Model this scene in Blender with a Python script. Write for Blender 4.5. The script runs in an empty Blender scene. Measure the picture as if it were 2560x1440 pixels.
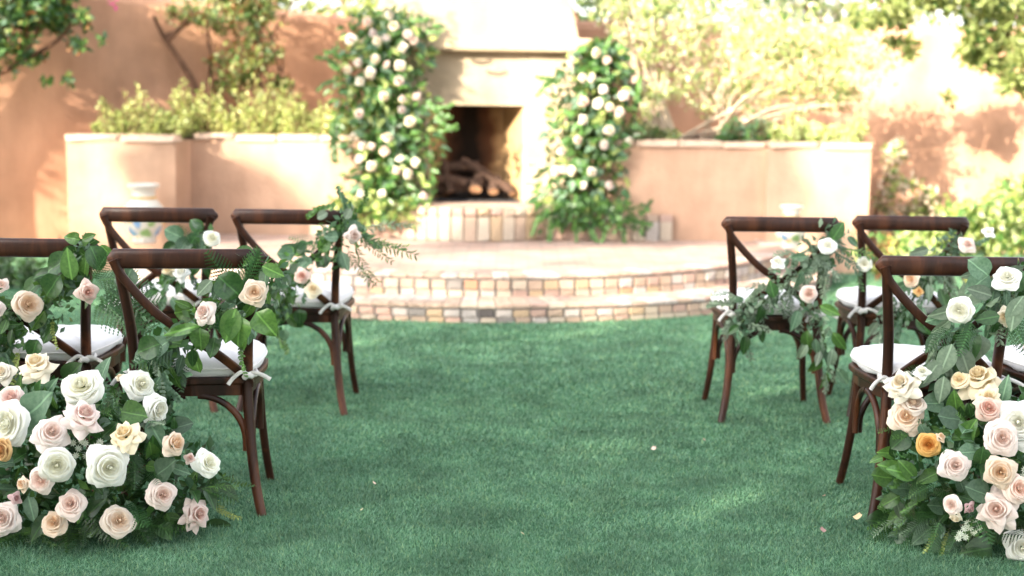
import bpy, math, random
import numpy as np
from mathutils import Vector, Matrix, noise

S = bpy.context.scene
COL = S.collection
# ---------------------------------------------------------------- camera
FPX = 3700.0; CAM_H = 1.385
PITCH = math.radians(7.756); ROLL = math.radians(0.75)
camd = bpy.data.cameras.new('camera'); cam = bpy.data.objects.new('camera', camd); COL.objects.link(cam)
camd.sensor_width = 36.0; camd.lens = FPX/2560*36.0
camd.clip_start = 0.05; camd.clip_end = 400
ROT = Matrix.Rotation(math.pi/2-PITCH, 3, 'X') @ Matrix.Rotation(ROLL, 3, 'Z')
cam.matrix_world = Matrix.Translation((0, 0, CAM_H)) @ ROT.to_4x4()
camd.dof.use_dof = True; camd.dof.focus_distance = 4.45; camd.dof.aperture_fstop = 2.1
camd.dof.aperture_blades = 0
S.camera = cam
# ---------------------------------------------------------------- sky and sun
SUN_DIR = Vector((0.605, 0.695, -0.389)).normalized()      # the way the light travels
SUN_EL = math.asin(-SUN_DIR.z)
w = bpy.data.worlds.new('World'); S.world = w; w.use_nodes = True
wt = w.node_tree; wt.nodes.clear()
out = wt.nodes.new('ShaderNodeOutputWorld'); bg = wt.nodes.new('ShaderNodeBackground')
sky = wt.nodes.new('ShaderNodeTexSky'); sky.sky_type = 'NISHITA'; sky.sun_disc = False
sky.sun_elevation = SUN_EL
sky.sun_rotation = math.atan2(-SUN_DIR.x, -SUN_DIR.y)      # compass angle of the sun, from +Y towards +X
sky.air_density = 1.0; sky.dust_density = 2.5; sky.ozone_density = 0.6
hs = wt.nodes.new('ShaderNodeHueSaturation'); hs.inputs['Saturation'].default_value = 0.30
wt.links.new(sky.outputs[0], hs.inputs['Color']); wt.links.new(hs.outputs[0], bg.inputs[0])
wt.links.new(bg.outputs[0], out.inputs[0]); bg.inputs[1].default_value = 0.15
sund = bpy.data.lights.new('sun', 'SUN'); sun = bpy.data.objects.new('sun', sund); COL.objects.link(sun)
sund.energy = 3.1; sund.angle = math.radians(0.5); sund.color = (1.0, 0.89, 0.71)
sun.rotation_euler = SUN_DIR.to_track_quat('-Z', 'Y').to_euler(); sun.location = (-12, -12, 12)
S.view_settings.view_transform = 'Standard'; S.view_settings.look = 'None'
S.view_settings.exposure = 2.52; S.view_settings.gamma = 1.0; S.view_settings.use_curve_mapping = False
S.render.engine = 'CYCLES'
S.cycles.max_bounces = 6; S.cycles.transparent_max_bounces = 8; S.cycles.use_denoising = True
S.cycles.sample_clamp_indirect = 8.0

# ---------------------------------------------------------------- helpers
def ray(px, py): return ROT @ Vector(((px-1280)/FPX, -(py-720)/FPX, -1.0))
def P(px, py, Y=None, Z=None):
    d = ray(px, py)
    t = (Y/d.y) if Y is not None else (Z-CAM_H)/d.z
    return Vector((0, 0, CAM_H)) + d*t
CAMP = Vector((0, 0, CAM_H))
def proj(p):
    c = ROT.transposed() @ (Vector(p)-CAMP); return 1280+FPX*c.x/-c.z, 720-FPX*c.y/-c.z

def tag(o, label=None, cat=None, group=None, kind=None):
    for k, v in (('label', label), ('category', cat), ('group', group), ('kind', kind)):
        if v: o[k] = v
    return o
def link(name, data, parent=None, M=None, mats=None):
    o = bpy.data.objects.new(name, data)
    COL.objects.link(o)
    if mats:                                    # object-level material, mesh data stays shared
        for i, m in enumerate(mats):
            o.material_slots[i].link = 'OBJECT'; o.material_slots[i].material = m
    if parent is not None: o.parent = parent
    if M is not None:
        o.matrix_local = M if isinstance(M, Matrix) else Matrix.Translation(M)
    return o
def empty(name, loc, rz=0.0, **kw):
    o = bpy.data.objects.new(name, None); COL.objects.link(o)
    o.matrix_local = Matrix.Translation(loc) @ Matrix.Rotation(rz, 4, 'Z')
    o.empty_display_size = 0.1
    return tag(o, **kw)

class MB:
    def __init__(s): s.v = []; s.f = []; s.m = []; s.sm = []
    def add(s, vs, fs, mi=0, smooth=False):
        b = len(s.v); s.v += [tuple(v) for v in vs]
        for f in fs: s.f.append(tuple(b+i for i in f)); s.m.append(mi); s.sm.append(smooth)
    def box(s, x0, x1, y0, y1, z0, z1, mi=0, c=0.0):
        if c <= 0:
            s.add([(x0,y0,z0),(x1,y0,z0),(x1,y1,z0),(x0,y1,z0),(x0,y0,z1),(x1,y0,z1),(x1,y1,z1),(x0,y1,z1)],
                  [(0,3,2,1),(4,5,6,7),(0,1,5,4),(1,2,6,5),(2,3,7,6),(3,0,4,7)], mi)
        else:
            s.prism([(x0+c,y0),(x1-c,y0),(x1,y0+c),(x1,y1-c),(x1-c,y1),(x0+c,y1),(x0,y1-c),(x0,y0+c)], z0, z1, mi, c)
    def prism(s, poly, z0, z1, mi=0, bev=0.0, smooth=False):
        n = len(poly); cx = sum(p[0] for p in poly)/n; cy = sum(p[1] for p in poly)/n
        def ring(z, k):
            r = []
            for x, y in poly:
                d = math.hypot(x-cx, y-cy) or 1
                r.append((x-(x-cx)/d*k, y-(y-cy)/d*k, z))
            return r
        rings = [ring(z0, 0), ring(z1, 0)] if bev <= 0 else [ring(z0, bev), ring(z0+bev, 0), ring(z1-bev, 0), ring(z1-bev*0.3, bev*0.3), ring(z1, bev)]
        b = []
        for r in rings: b += r
        fs = []
        for k in range(len(rings)-1):
            for i in range(n):
                j = (i+1) % n; fs.append((k*n+i, k*n+j, (k+1)*n+j, (k+1)*n+i))
        fs.append(tuple(range(n-1, -1, -1))); fs.append(tuple((len(rings)-1)*n+i for i in range(n)))
        s.add(b, fs, mi, smooth)
    def tube(s, pts, ra, rb=None, seg=8, mi=0, up=(0,0,1), smooth=True, taper=None, power=1.0, twist=0):
        """sweep an ellipse (half sizes ra across, rb along up) along pts"""
        pts = [Vector(p) for p in pts]; n = len(pts); up = Vector(up); vs = []
        for i, p in enumerate(pts):
            t = (pts[min(i+1, n-1)]-pts[max(i-1, 0)]).normalized()
            a = t.cross(up)
            if a.length < 1e-4: a = t.cross(Vector((0, 1, 0.01)))
            a.normalize(); b = a.cross(t).normalized()
            k = taper[i] if taper else 1.0
            for j in range(seg):
                q = 2*math.pi*(j+.5)/seg; cq, sq = math.cos(q), math.sin(q)
                cq = math.copysign(abs(cq)**power, cq); sq = math.copysign(abs(sq)**power, sq)
                vs.append(p + a*(cq*ra*k) + b*(sq*(rb or ra)*k))
        fs = []
        for i in range(n-1):
            for j in range(seg):
                k = (j+1) % seg; fs.append((i*seg+j, i*seg+k, (i+1)*seg+k, (i+1)*seg+j))
        s.add(vs, fs, mi, smooth)
        s.add([vs[j] for j in range(seg)], [tuple(range(seg))[::-1]], mi)
        s.add([vs[(n-1)*seg+j] for j in range(seg)], [tuple(range(seg))], mi)
    def lathe(s, prof, seg=24, mi=0):
        n = len(prof); vs = []
        for r, z in prof:
            for j in range(seg):
                a = 2*math.pi*j/seg; vs.append((r*math.cos(a), r*math.sin(a), z))
        fs = [(i*seg+j, i*seg+(j+1) % seg, (i+1)*seg+(j+1) % seg, (i+1)*seg+j) for i in range(n-1) for j in range(seg)]
        s.add(vs, fs, mi, True)
    def mesh(s, name, mats):
        me = bpy.data.meshes.new(name); me.from_pydata(s.v, [], s.f)
        me.polygons.foreach_set('material_index', s.m); me.polygons.foreach_set('use_smooth', s.sm)
        for m in (mats if isinstance(mats, (list, tuple)) else [mats]): me.materials.append(m)
        me.update(); return me
    def build(s, name, mats, parent=None, M=None): return link(name, s.mesh(name, mats), parent, M)

def spline(pts, k=6):
    pts = [Vector(p) for p in pts]; r = []
    for i in range(len(pts)-1):
        p0 = pts[max(i-1, 0)]; p1 = pts[i]; p2 = pts[i+1]; p3 = pts[min(i+2, len(pts)-1)]
        for j in range(k):
            t = j/k
            r.append(0.5*((2*p1)+(p2-p0)*t+(2*p0-5*p1+4*p2-p3)*t*t+(3*p1-p0-3*p2+p3)*t**3))
    r.append(pts[-1]); return r

# ---------------------------------------------------------------- materials
def newmat(name, rough=0.6, spec=0.4):
    m = bpy.data.materials.new(name); m.use_nodes = True; nt = m.node_tree
    b = nt.nodes['Principled BSDF']; b.inputs['Roughness'].default_value = rough
    b.inputs['Specular IOR Level'].default_value = spec
    return m, nt, b
def noise_col(nt, stops, scale=5, detail=4, coord='Object', stretch=None, rough=0.55, dist=0.0):
    tc = nt.nodes.new('ShaderNodeTexCoord'); n = nt.nodes.new('ShaderNodeTexNoise')
    n.inputs['Scale'].default_value = scale; n.inputs['Detail'].default_value = detail
    n.inputs['Roughness'].default_value = rough; n.inputs['Distortion'].default_value = dist
    src = tc.outputs[coord]
    if stretch:
        mp = nt.nodes.new('ShaderNodeMapping'); mp.inputs['Scale'].default_value = stretch
        nt.links.new(src, mp.inputs[0]); src = mp.outputs[0]
    nt.links.new(src, n.inputs['Vector'])
    r = nt.nodes.new('ShaderNodeValToRGB'); e = r.color_ramp.elements
    while len(e) < len(stops): e.new(0.5)
    for i, (p, c) in enumerate(stops): e[i].position = p; e[i].color = (*c, 1)
    nt.links.new(n.outputs[0], r.inputs[0]); return r, n
def bump(nt, b, h, strength=0.3, dist=0.01):
    bp = nt.nodes.new('ShaderNodeBump'); bp.inputs['Strength'].default_value = strength
    bp.inputs['Distance'].default_value = dist
    nt.links.new(h, bp.inputs['Height']); nt.links.new(bp.outputs[0], b.inputs['Normal'])
def mix(nt, a, b, fac, mode='MIX'):
    m = nt.nodes.new('ShaderNodeMix'); m.data_type = 'RGBA'; m.blend_type = mode
    for k, v in ((6, a), (7, b), (0, fac)):
        if hasattr(v, 'is_output') or isinstance(v, bpy.types.NodeSocket): nt.links.new(v, m.inputs[k])
        elif k == 0: m.inputs[0].default_value = v
        else: m.inputs[k].default_value = (*v, 1)
    return m.outputs[2]
def sc(c, k): return tuple(min(1.0, x*k) for x in c)

def stucco(name, c):
    m, nt, b = newmat(name, 0.9, 0.15)
    r, n = noise_col(nt, [(0.32, sc(c, .68)), (0.52, c), (0.7, sc(c, 1.2))], 1.3, 7)
    r2, n2 = noise_col(nt, [(0.35, (0.76, .74, .73)), (0.62, (1.0,)*3)], 3.0, 6, stretch=(1, 1, .25))
    nt.links.new(mix(nt, r.outputs[0], r2.outputs[0], 1.0, 'MULTIPLY'), b.inputs['Base Color'])
    n3 = nt.nodes.new('ShaderNodeTexNoise'); n3.inputs['Scale'].default_value = 40; n3.inputs['Detail'].default_value = 5
    tc = nt.nodes.new('ShaderNodeTexCoord'); nt.links.new(tc.outputs['Object'], n3.inputs['Vector'])
    bump(nt, b, n3.outputs[0], 0.5, 0.012); return m
M_WALL = stucco('terracotta_stucco', (0.51, 0.285, 0.185))
M_PLANT = stucco('peach_stucco', (0.53, 0.34, 0.235))
M_FIRE = stucco('cream_stucco', (0.47, 0.375, 0.265))
M_MANT = stucco('mantel_plaster', (0.52, 0.41, 0.28))
def simple(name, c, rough=0.7, var=0.2, scale=8, spec=0.3, bmp=0.0):
    m, nt, b = newmat(name, rough, spec)
    c = sc(c, .82) if name.startswith('brick_') else c
    r, n = noise_col(nt, [(0.3, sc(c, 1-var)), (0.7, sc(c, 1+var))], scale, 5)
    nt.links.new(r.outputs[0], b.inputs['Base Color'])
    if bmp: bump(nt, b, n.outputs[0], bmp, 0.01)
    return m
M_COPE = simple('pale_coping_stone', (0.50, 0.36, 0.27), 0.85, .3, 5, bmp=.4)
M_MORTAR = simple('grey_mortar', (0.16, 0.145, 0.135), 0.95, .25, 20, bmp=.4)
M_SOIL = simple('soil', (0.09, 0.055, 0.035), 1.0, .4, 12, bmp=.5)
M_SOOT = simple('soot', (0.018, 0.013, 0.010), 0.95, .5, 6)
M_ASH = simple('ash', (0.03, 0.028, 0.03), 0.95, .6, 30, bmp=.6)
M_IRON = simple('black_iron', (0.015, 0.014, 0.014), 0.5, .3, 20)
M_BARK = simple('brown_bark', (0.13, 0.065, 0.04), 0.95, .4, 20, bmp=.6)
M_PALEBARK = simple('pale_bark', (0.46, 0.36, 0.27), 0.95, .3, 20, bmp=.6)
M_LOG = simple('log_bark', (0.07, 0.04, 0.028), 0.95, .5, 18, bmp=.8)
M_LOGCUT = simple('log_cut_wood', (0.36, 0.20, 0.11), 0.9, .3, 20)

def firebrick():
    m, nt, b = newmat('firebox_lining', 0.9, .15)
    tc = nt.nodes.new('ShaderNodeTexCoord'); sx = nt.nodes.new('ShaderNodeSeparateXYZ')
    nt.links.new(tc.outputs['Object'], sx.inputs[0])
    # soot plume above the logs: distance from a line at x = -0.38
    a = nt.nodes.new('ShaderNodeMath'); a.operation = 'ADD'; a.inputs[1].default_value = 0.36; nt.links.new(sx.outputs[0], a.inputs[0])
    n = nt.nodes.new('ShaderNodeTexNoise'); n.inputs['Scale'].default_value = 5; n.inputs['Detail'].default_value = 5
    nt.links.new(tc.outputs['Object'], n.inputs['Vector'])
    n2 = nt.nodes.new('ShaderNodeMath'); n2.operation = 'MULTIPLY_ADD'; n2.inputs[1].default_value = .18; n2.inputs[2].default_value = -.09
    nt.links.new(n.outputs[0], n2.inputs[0])
    s = nt.nodes.new('ShaderNodeMath'); s.operation = 'ADD'; nt.links.new(a.outputs[0], s.inputs[0]); nt.links.new(n2.outputs[0], s.inputs[1])
    ab = nt.nodes.new('ShaderNodeMath'); ab.operation = 'ABSOLUTE'; nt.links.new(s.outputs[0], ab.inputs[0])
    r = nt.nodes.new('ShaderNodeValToRGB'); e = r.color_ramp.elements
    e[0].position = .05; e[0].color = (.012, .008, .006, 1); e[1].position = .3; e[1].color = (.46, .30, .15, 1)
    x = e.new(.16); x.color = (.08, .035, .018, 1)
    nt.links.new(ab.outputs[0], r.inputs[0]); nt.links.new(r.outputs[0], b.inputs['Base Color']); return m
M_FBOX = firebrick()

BRICKS = [simple('brick_'+n, c, 0.9, .28, 25, .2, .5) for n, c in (
    ('buff', (0.46, .34, .26)), ('pink', (.47, .32, .26)), ('cream', (.52, .43, .34)), ('orange', (.50, .27, .17)),
    ('pale', (.50, .44, .40)), ('grey', (.27, .24, .22)), ('dark', (.12, .105, .10)), ('ochre', (.48, .35, .23)))]
BW = [8, 9, 8, 1.0, 8, .9, .35, 3.5]
def pave_mat():
    m, nt, b = newmat('patio_pavers', .85, .2)
    tc = nt.nodes.new('ShaderNodeTexCoord'); br = nt.nodes.new('ShaderNodeTexBrick')
    nt.links.new(tc.outputs['Object'], br.inputs['Vector']); br.inputs['Scale'].default_value = 1
    br.inputs['Brick Width'].default_value = .21; br.inputs['Row Height'].default_value = .105
    br.inputs['Mortar Size'].default_value = .006; br.inputs['Color1'].default_value = (.47, .34, .28, 1)
    br.inputs['Color2'].default_value = (.42, .28, .225, 1); br.inputs['Mortar'].default_value = (.27, .23, .2, 1)
    r, n = noise_col(nt, [(.3, (.7,)*3), (.7, (1.1,)*3)], 3, 6)
    nt.links.new(mix(nt, br.outputs[0], r.outputs[0], 1.0, 'MULTIPLY'), b.inputs['Base Color'])
    bump(nt, b, br.outputs['Fac'], -.4, .006); return m
M_PAVE = pave_mat()

def wood():
    m, nt, b = newmat('walnut_stained_wood', .4, .3)
    r, n = noise_col(nt, [(.3, (.013, .0045, .0028)), (.5, (.031, .0098, .0052)), (.72, (.095, .030, .011))], 14, 6, stretch=(1, 1, .18), dist=.6)
    r2, n2 = noise_col(nt, [(.57, (0, 0, 0)), (.75, (1, 1, 1))], 5, 5, stretch=(1, 1, 1))
    c = mix(nt, r.outputs[0], (.17, .055, .02), r2.outputs[0])
    nt.links.new(c, b.inputs['Base Color'])
    rr = nt.nodes.new('ShaderNodeMapRange'); rr.inputs[3].default_value = .26; rr.inputs[4].default_value = .5
    nt.links.new(n.outputs[0], rr.inputs[0]); nt.links.new(rr.outputs[0], b.inputs['Roughness'])
    bump(nt, b, n.outputs[0], .12, .002); return m
M_WOOD = wood()
def cloth(name, c):
    m, nt, b = newmat(name, .9, .2)
    r, n = noise_col(nt, [(.3, sc(c, .93)), (.7, c)], 9, 4)
    nt.links.new(r.outputs[0], b.inputs['Base Color'])
    wv = nt.nodes.new('ShaderNodeTexNoise'); wv.inputs['Scale'].default_value = 14; wv.inputs['Detail'].default_value = 3
    tc = nt.nodes.new('ShaderNodeTexCoord'); nt.links.new(tc.outputs['Object'], wv.inputs['Vector'])
    bump(nt, b, wv.outputs[0], .5, .01); return m
M_CUSH = cloth('white_cotton', (.70, .68, .68)); M_TIE = cloth('tie_cotton', (.72, .69, .66))

def leafmat(name, c, c2=None, rough=.36, trans=.3, spec=.5):
    """leaf colour varies from leaf to leaf (object random + position noise)"""
    m, nt, b = newmat(name, rough, spec); c2 = c2 or sc(c, 1.6)
    r, n = noise_col(nt, [(.3, c), (.7, c2)], 9, 2)
    tc = nt.nodes.new('ShaderNodeTexCoord'); sx = nt.nodes.new('ShaderNodeSeparateXYZ'); nt.links.new(tc.outputs['Object'], sx.inputs[0])
    ab = nt.nodes.new('ShaderNodeMath'); ab.operation = 'ABSOLUTE'; nt.links.new(sx.outputs[0], ab.inputs[0])
    rb_ = nt.nodes.new('ShaderNodeMapRange'); rb_.inputs[1].default_value = .012; rb_.inputs[2].default_value = .03; rb_.inputs[3].default_value = .6; rb_.inputs[4].default_value = 0
    nt.links.new(ab.outputs[0], rb_.inputs[0]); ribbed = mix(nt, r.outputs[0], sc(c2, 2.0), rb_.outputs[0])
    oi = nt.nodes.new('ShaderNodeObjectInfo'); hv = nt.nodes.new('ShaderNodeHueSaturation')
    mr = nt.nodes.new('ShaderNodeMapRange'); mr.inputs[3].default_value = .65; mr.inputs[4].default_value = 1.35
    nt.links.new(oi.outputs['Random'], mr.inputs[0]); nt.links.new(mr.outputs[0], hv.inputs['Value'])
    nt.links.new(ribbed, hv.inputs['Color']); nt.links.new(hv.outputs[0], b.inputs['Base Color'])
    tr = nt.nodes.new('ShaderNodeBsdfTranslucent'); h2 = nt.nodes.new('ShaderNodeHueSaturation')
    h2.inputs['Value'].default_value = 1.5; h2.inputs['Hue'].default_value = .48; h2.inputs['Saturation'].default_value = 1.1
    nt.links.new(hv.outputs[0], h2.inputs['Color']); nt.links.new(h2.outputs[0], tr.inputs[0])
    ms = nt.nodes.new('ShaderNodeMixShader'); ms.inputs[0].default_value = trans
    o = nt.nodes['Material Output']; nt.links.new(b.outputs[0], ms.inputs[1]); nt.links.new(tr.outputs[0], ms.inputs[2])
    nt.links.new(ms.outputs[0], o.inputs[0]); return m
L_DEEP = leafmat('deep_green_leaf', (.022, .062, .019), (.044, .110, .030))
L_MID = leafmat('mid_green_leaf', (.048, .118, .028), (.09, .19, .045))
L_BLUE = leafmat('blue_green_leaf', (.066, .128, .076), (.11, .19, .11), .5)
L_GREY = leafmat('grey_green_leaf', (.12, .175, .115), (.19, .25, .17), .55)
L_YEL = leafmat('yellow_green_leaf', (.19, .26, .06), (.34, .40, .13), .5)
L_PALE = leafmat('pale_sunny_leaf', (.26, .32, .13), (.42, .46, .24), .55)
L_BRONZE = leafmat('bronze_leaf', (.16, .085, .035), (.26, .12, .05), .55)
L_FERN = leafmat('fern_green', (.025, .085, .028), (.05, .13, .04))
L_LIME = leafmat('sunny_lime_leaf', (.36, .43, .13), (.52, .58, .24), .55, .45)  # brighter leaf copy: sun on the foliage put into the colour
L_DRY = leafmat('pale_dry_leaf', (.46, .38, .29), (.62, .52, .41), .7)
L_STEM = simple('green_stem', (.07, .12, .04), .6, .2)
L_MAG = leafmat('magenta_bract', (.50, .05, .18), (.6, .10, .28), .6)

def petalmat(name, inner, outer, rim=None):
    """inner colour at the heart and the foot of each petal, outer colour towards the rims"""
    m, nt, b = newmat(name, .6, .25); rim = rim or tuple(min(.93, x*1.05+.02) for x in outer)
    at = nt.nodes.new('ShaderNodeAttribute'); at.attribute_name = 'petal_layer'
    r = nt.nodes.new('ShaderNodeValToRGB'); e = r.color_ramp.elements
    e[0].position = .0; e[0].color = (*inner, 1); e[1].position = .85; e[1].color = (*outer, 1)
    nt.links.new(at.outputs['Fac'], r.inputs[0])
    oi = nt.nodes.new('ShaderNodeObjectInfo'); hv = nt.nodes.new('ShaderNodeHueSaturation')
    for k, lo, hi, mul in (('Saturation', .7, 1.35, 1.0), ('Value', .92, 1.06, 7.13)):
        ml = nt.nodes.new('ShaderNodeMath'); ml.operation = 'MULTIPLY'; ml.inputs[1].default_value = mul
        fr = nt.nodes.new('ShaderNodeMath'); fr.operation = 'FRACT'
        q = nt.nodes.new('ShaderNodeMapRange'); q.inputs[3].default_value = lo; q.inputs[4].default_value = hi
        nt.links.new(oi.outputs['Random'], ml.inputs[0]); nt.links.new(ml.outputs[0], fr.inputs[0]); nt.links.new(fr.outputs[0], q.inputs[0]); nt.links.new(q.outputs[0], hv.inputs[k])
    at2 = nt.nodes.new('ShaderNodeAttribute'); at2.attribute_name = 'petal_edge'
    mr = nt.nodes.new('ShaderNodeMapRange'); mr.inputs[1].default_value = .35; mr.inputs[2].default_value = .9
    nt.links.new(at2.outputs['Fac'], mr.inputs[0])
    deep = mix(nt, r.outputs[0], inner, .45)
    nt.links.new(mix(nt, deep, rim, mr.outputs[0]), hv.inputs['Color']); c0 = hv.outputs[0]
    # the heart keeps its own tint right up to the rims
    mr2 = nt.nodes.new('ShaderNodeMapRange'); mr2.inputs[1].default_value = 0; mr2.inputs[2].default_value = .55; mr2.inputs[3].default_value = .5; mr2.inputs[4].default_value = 0
    nt.links.new(at.outputs['Fac'], mr2.inputs[0]); c = mix(nt, c0, inner, mr2.outputs[0])
    nt.links.new(c, b.inputs['Base Color'])
    tr = nt.nodes.new('ShaderNodeBsdfTranslucent'); nt.links.new(c, tr.inputs[0])
    ms = nt.nodes.new('ShaderNodeMixShader'); ms.inputs[0].default_value = .25
    o = nt.nodes['Material Output']; nt.links.new(b.outputs[0], ms.inputs[1]); nt.links.new(tr.outputs[0], ms.inputs[2])
    nt.links.new(ms.outputs[0], o.inputs[0]); return m
PET = dict(
    white=petalmat('white_petal', (.86, .84, .68), (.90, .88, .82)),
    cream=petalmat('cream_petal', (.84, .70, .46), (.84, .77, .63)),
    blush=petalmat('blush_petal', (.82, .60, .50), (.86, .76, .70)),
    peach=petalmat('peach_petal', (.84, .60, .38), (.84, .68, .52), (.86, .74, .62)),
    pink=petalmat('pink_petal', (.80, .52, .44), (.83, .64, .57), (.86, .74, .67)),
    dim_blush=petalmat('dim_blush_petal', (.72, .50, .42), (.74, .61, .53)),  # darker copy of blush: dimmer light on column roses put into colour
    dim_cream=petalmat('dim_cream_petal', (.74, .62, .44), (.76, .69, .56)),  # cream darkened the same way for the column roses
    gold=petalmat('golden_petal', (.66, .26, .03), (.74, .44, .10)),
    mauve=petalmat('mauve_petal', (.50, .28, .26), (.66, .50, .50)))

# ---------------------------------------------------------------- small plant meshes (shared)
def grid_mesh(name, fn, nu, nv, mats, attrs=False):
    mb = MB(); vs = [fn(i/(nu-1)*2-1, j/(nv-1)) for j in range(nv) for i in range(nu)]
    fs = [(j*nu+i, j*nu+i+1, (j+1)*nu+i+1, (j+1)*nu+i) for j in range(nv-1) for i in range(nu-1)]
    mb.add(vs, fs, 0, True); return mb.mesh(name, mats)
def leaf_mesh(kind, k):
    r = random.Random(k*7+len(kind)); L = 1.0
    W = {'oval': .52, 'round': .82, 'lance': .24, 'heart': .70}[kind]*r.uniform(.9, 1.1)
    fold = r.uniform(.15, .5); curl = r.uniform(-.1, .5); wav = r.uniform(0, .05)
    def fn(u, v):
        if kind == 'heart': s = math.sin(math.pi*min(1, v**.62))**.75
        elif kind == 'round': s = math.sin(math.pi*v**.9)**.55
        elif kind == 'oval': s = math.sin(math.pi*v**.8)**.8
        else: s = math.sin(math.pi*v**.75)**.9
        x = u*W/2*s
        z = abs(x)*fold - curl*v*v*.9 + wav*math.sin(v*9+u*2)
        return (x, v*L, z)
    me = grid_mesh('leaf_'+kind, fn, 5, 8, [L_MID]); return me
LEAF = {k: [leaf_mesh(k, i) for i in range(4)] for k in ('oval', 'round', 'lance', 'heart')}

def fern_mesh(k):
    r = random.Random(k+90); mb = MB(); curl = r.uniform(.15, .5); side = r.uniform(-.2, .2)
    def c(t): return Vector((side*t*t, t, -curl*t*t*.8))
    mb.tube([c(t/8) for t in range(9)], .006, seg=4, taper=[1-.8*t/8 for t in range(9)])
    n = 12
    for i in range(n):
        t = .1+.9*i/n; p = c(t); ln = .25*math.sin(math.pi*(.12+.86*t)**.8)+.02
        for sd in (-1, 1):
            tip = p+Vector((sd*ln, ln*.45, -.25*ln+r.uniform(-.02, .02))); wd = .022+.012*ln
            d = Vector((0, wd, 0)); q = p.lerp(tip, .5)
            ax = (tip-p); m_ = 6                        # pinnules: little rounded lobes on both sides of the pinna rib
            mb.add([p+Vector((0, .006, 0)), p-Vector((0, .006, 0)), tip], [(0, 1, 2)])
            for j in range(m_):
                tt = (j+.4)/m_; b = p.lerp(tip, tt); ww = .042*(1-tt*.75)
                for s2 in (-1, 1):
                    o2 = Vector((sd*ww*.35, s2*ww, -.1*ww)); h2 = ax.normalized()*ln/m_*.55
                    mb.add([b-h2, b+o2*.8-h2*.5, b+o2+h2*.4, b+h2], [(0, 1, 2, 3)])
    return mb.mesh('fern_frond', [L_FERN])
FERN = [fern_mesh(i) for i in range(4)]
def sprig_mesh(kind, k):
    r = random.Random(k*13+5); mb = MB(); curl = r.uniform(.05, .4)
    def c(t): return Vector((.12*math.sin(t*3+k), t, -curl*t*t))
    mb.tube([c(t/8) for t in range(9)], .007, seg=4, taper=[1-.7*t/8 for t in range(9)])
    n, ll, lw = {'olive': (11, .24, .055), 'euc': (9, .17, .13), 'wisp': (15, .17, .028), 'pod': (10, .13, .07)}[kind]
    for i in range(n*2):
        t = .12+.86*(i//2)/n; p = c(t); sd = 1 if i % 2 else -1
        a = r.uniform(.5, 1.1); d = Vector((sd*math.sin(a), math.cos(a), r.uniform(-.5, .35))).normalized()
        l_ = ll*r.uniform(.75, 1.15)*(1-.35*t); s_ = d.cross(Vector((r.uniform(-.4, .4), r.uniform(-.3, .3), 1))).normalized()*lw*.5
        nn = d.cross(s_).normalized()*lw*.25
        vs = [p, p+d*l_*.3+s_+nn, p+d*l_*.35, p+d*l_*.3-s_+nn, p+d*l_*.7+s_*.8+nn, p+d*l_*.72-nn*.3, p+d*l_*.7-s_*.8+nn, p+d*l_-nn*.8]
        mb.add(vs, [(0, 2, 1), (0, 3, 2), (1, 2, 5, 4), (2, 3, 6, 5), (4, 5, 7), (5, 6, 7)], 0, True)
    return mb.mesh('sprig_'+kind, [L_GREY])
SPRIG = {k: [sprig_mesh(k, i) for i in range(3)] for k in ('olive', 'euc', 'wisp', 'pod')}

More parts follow.
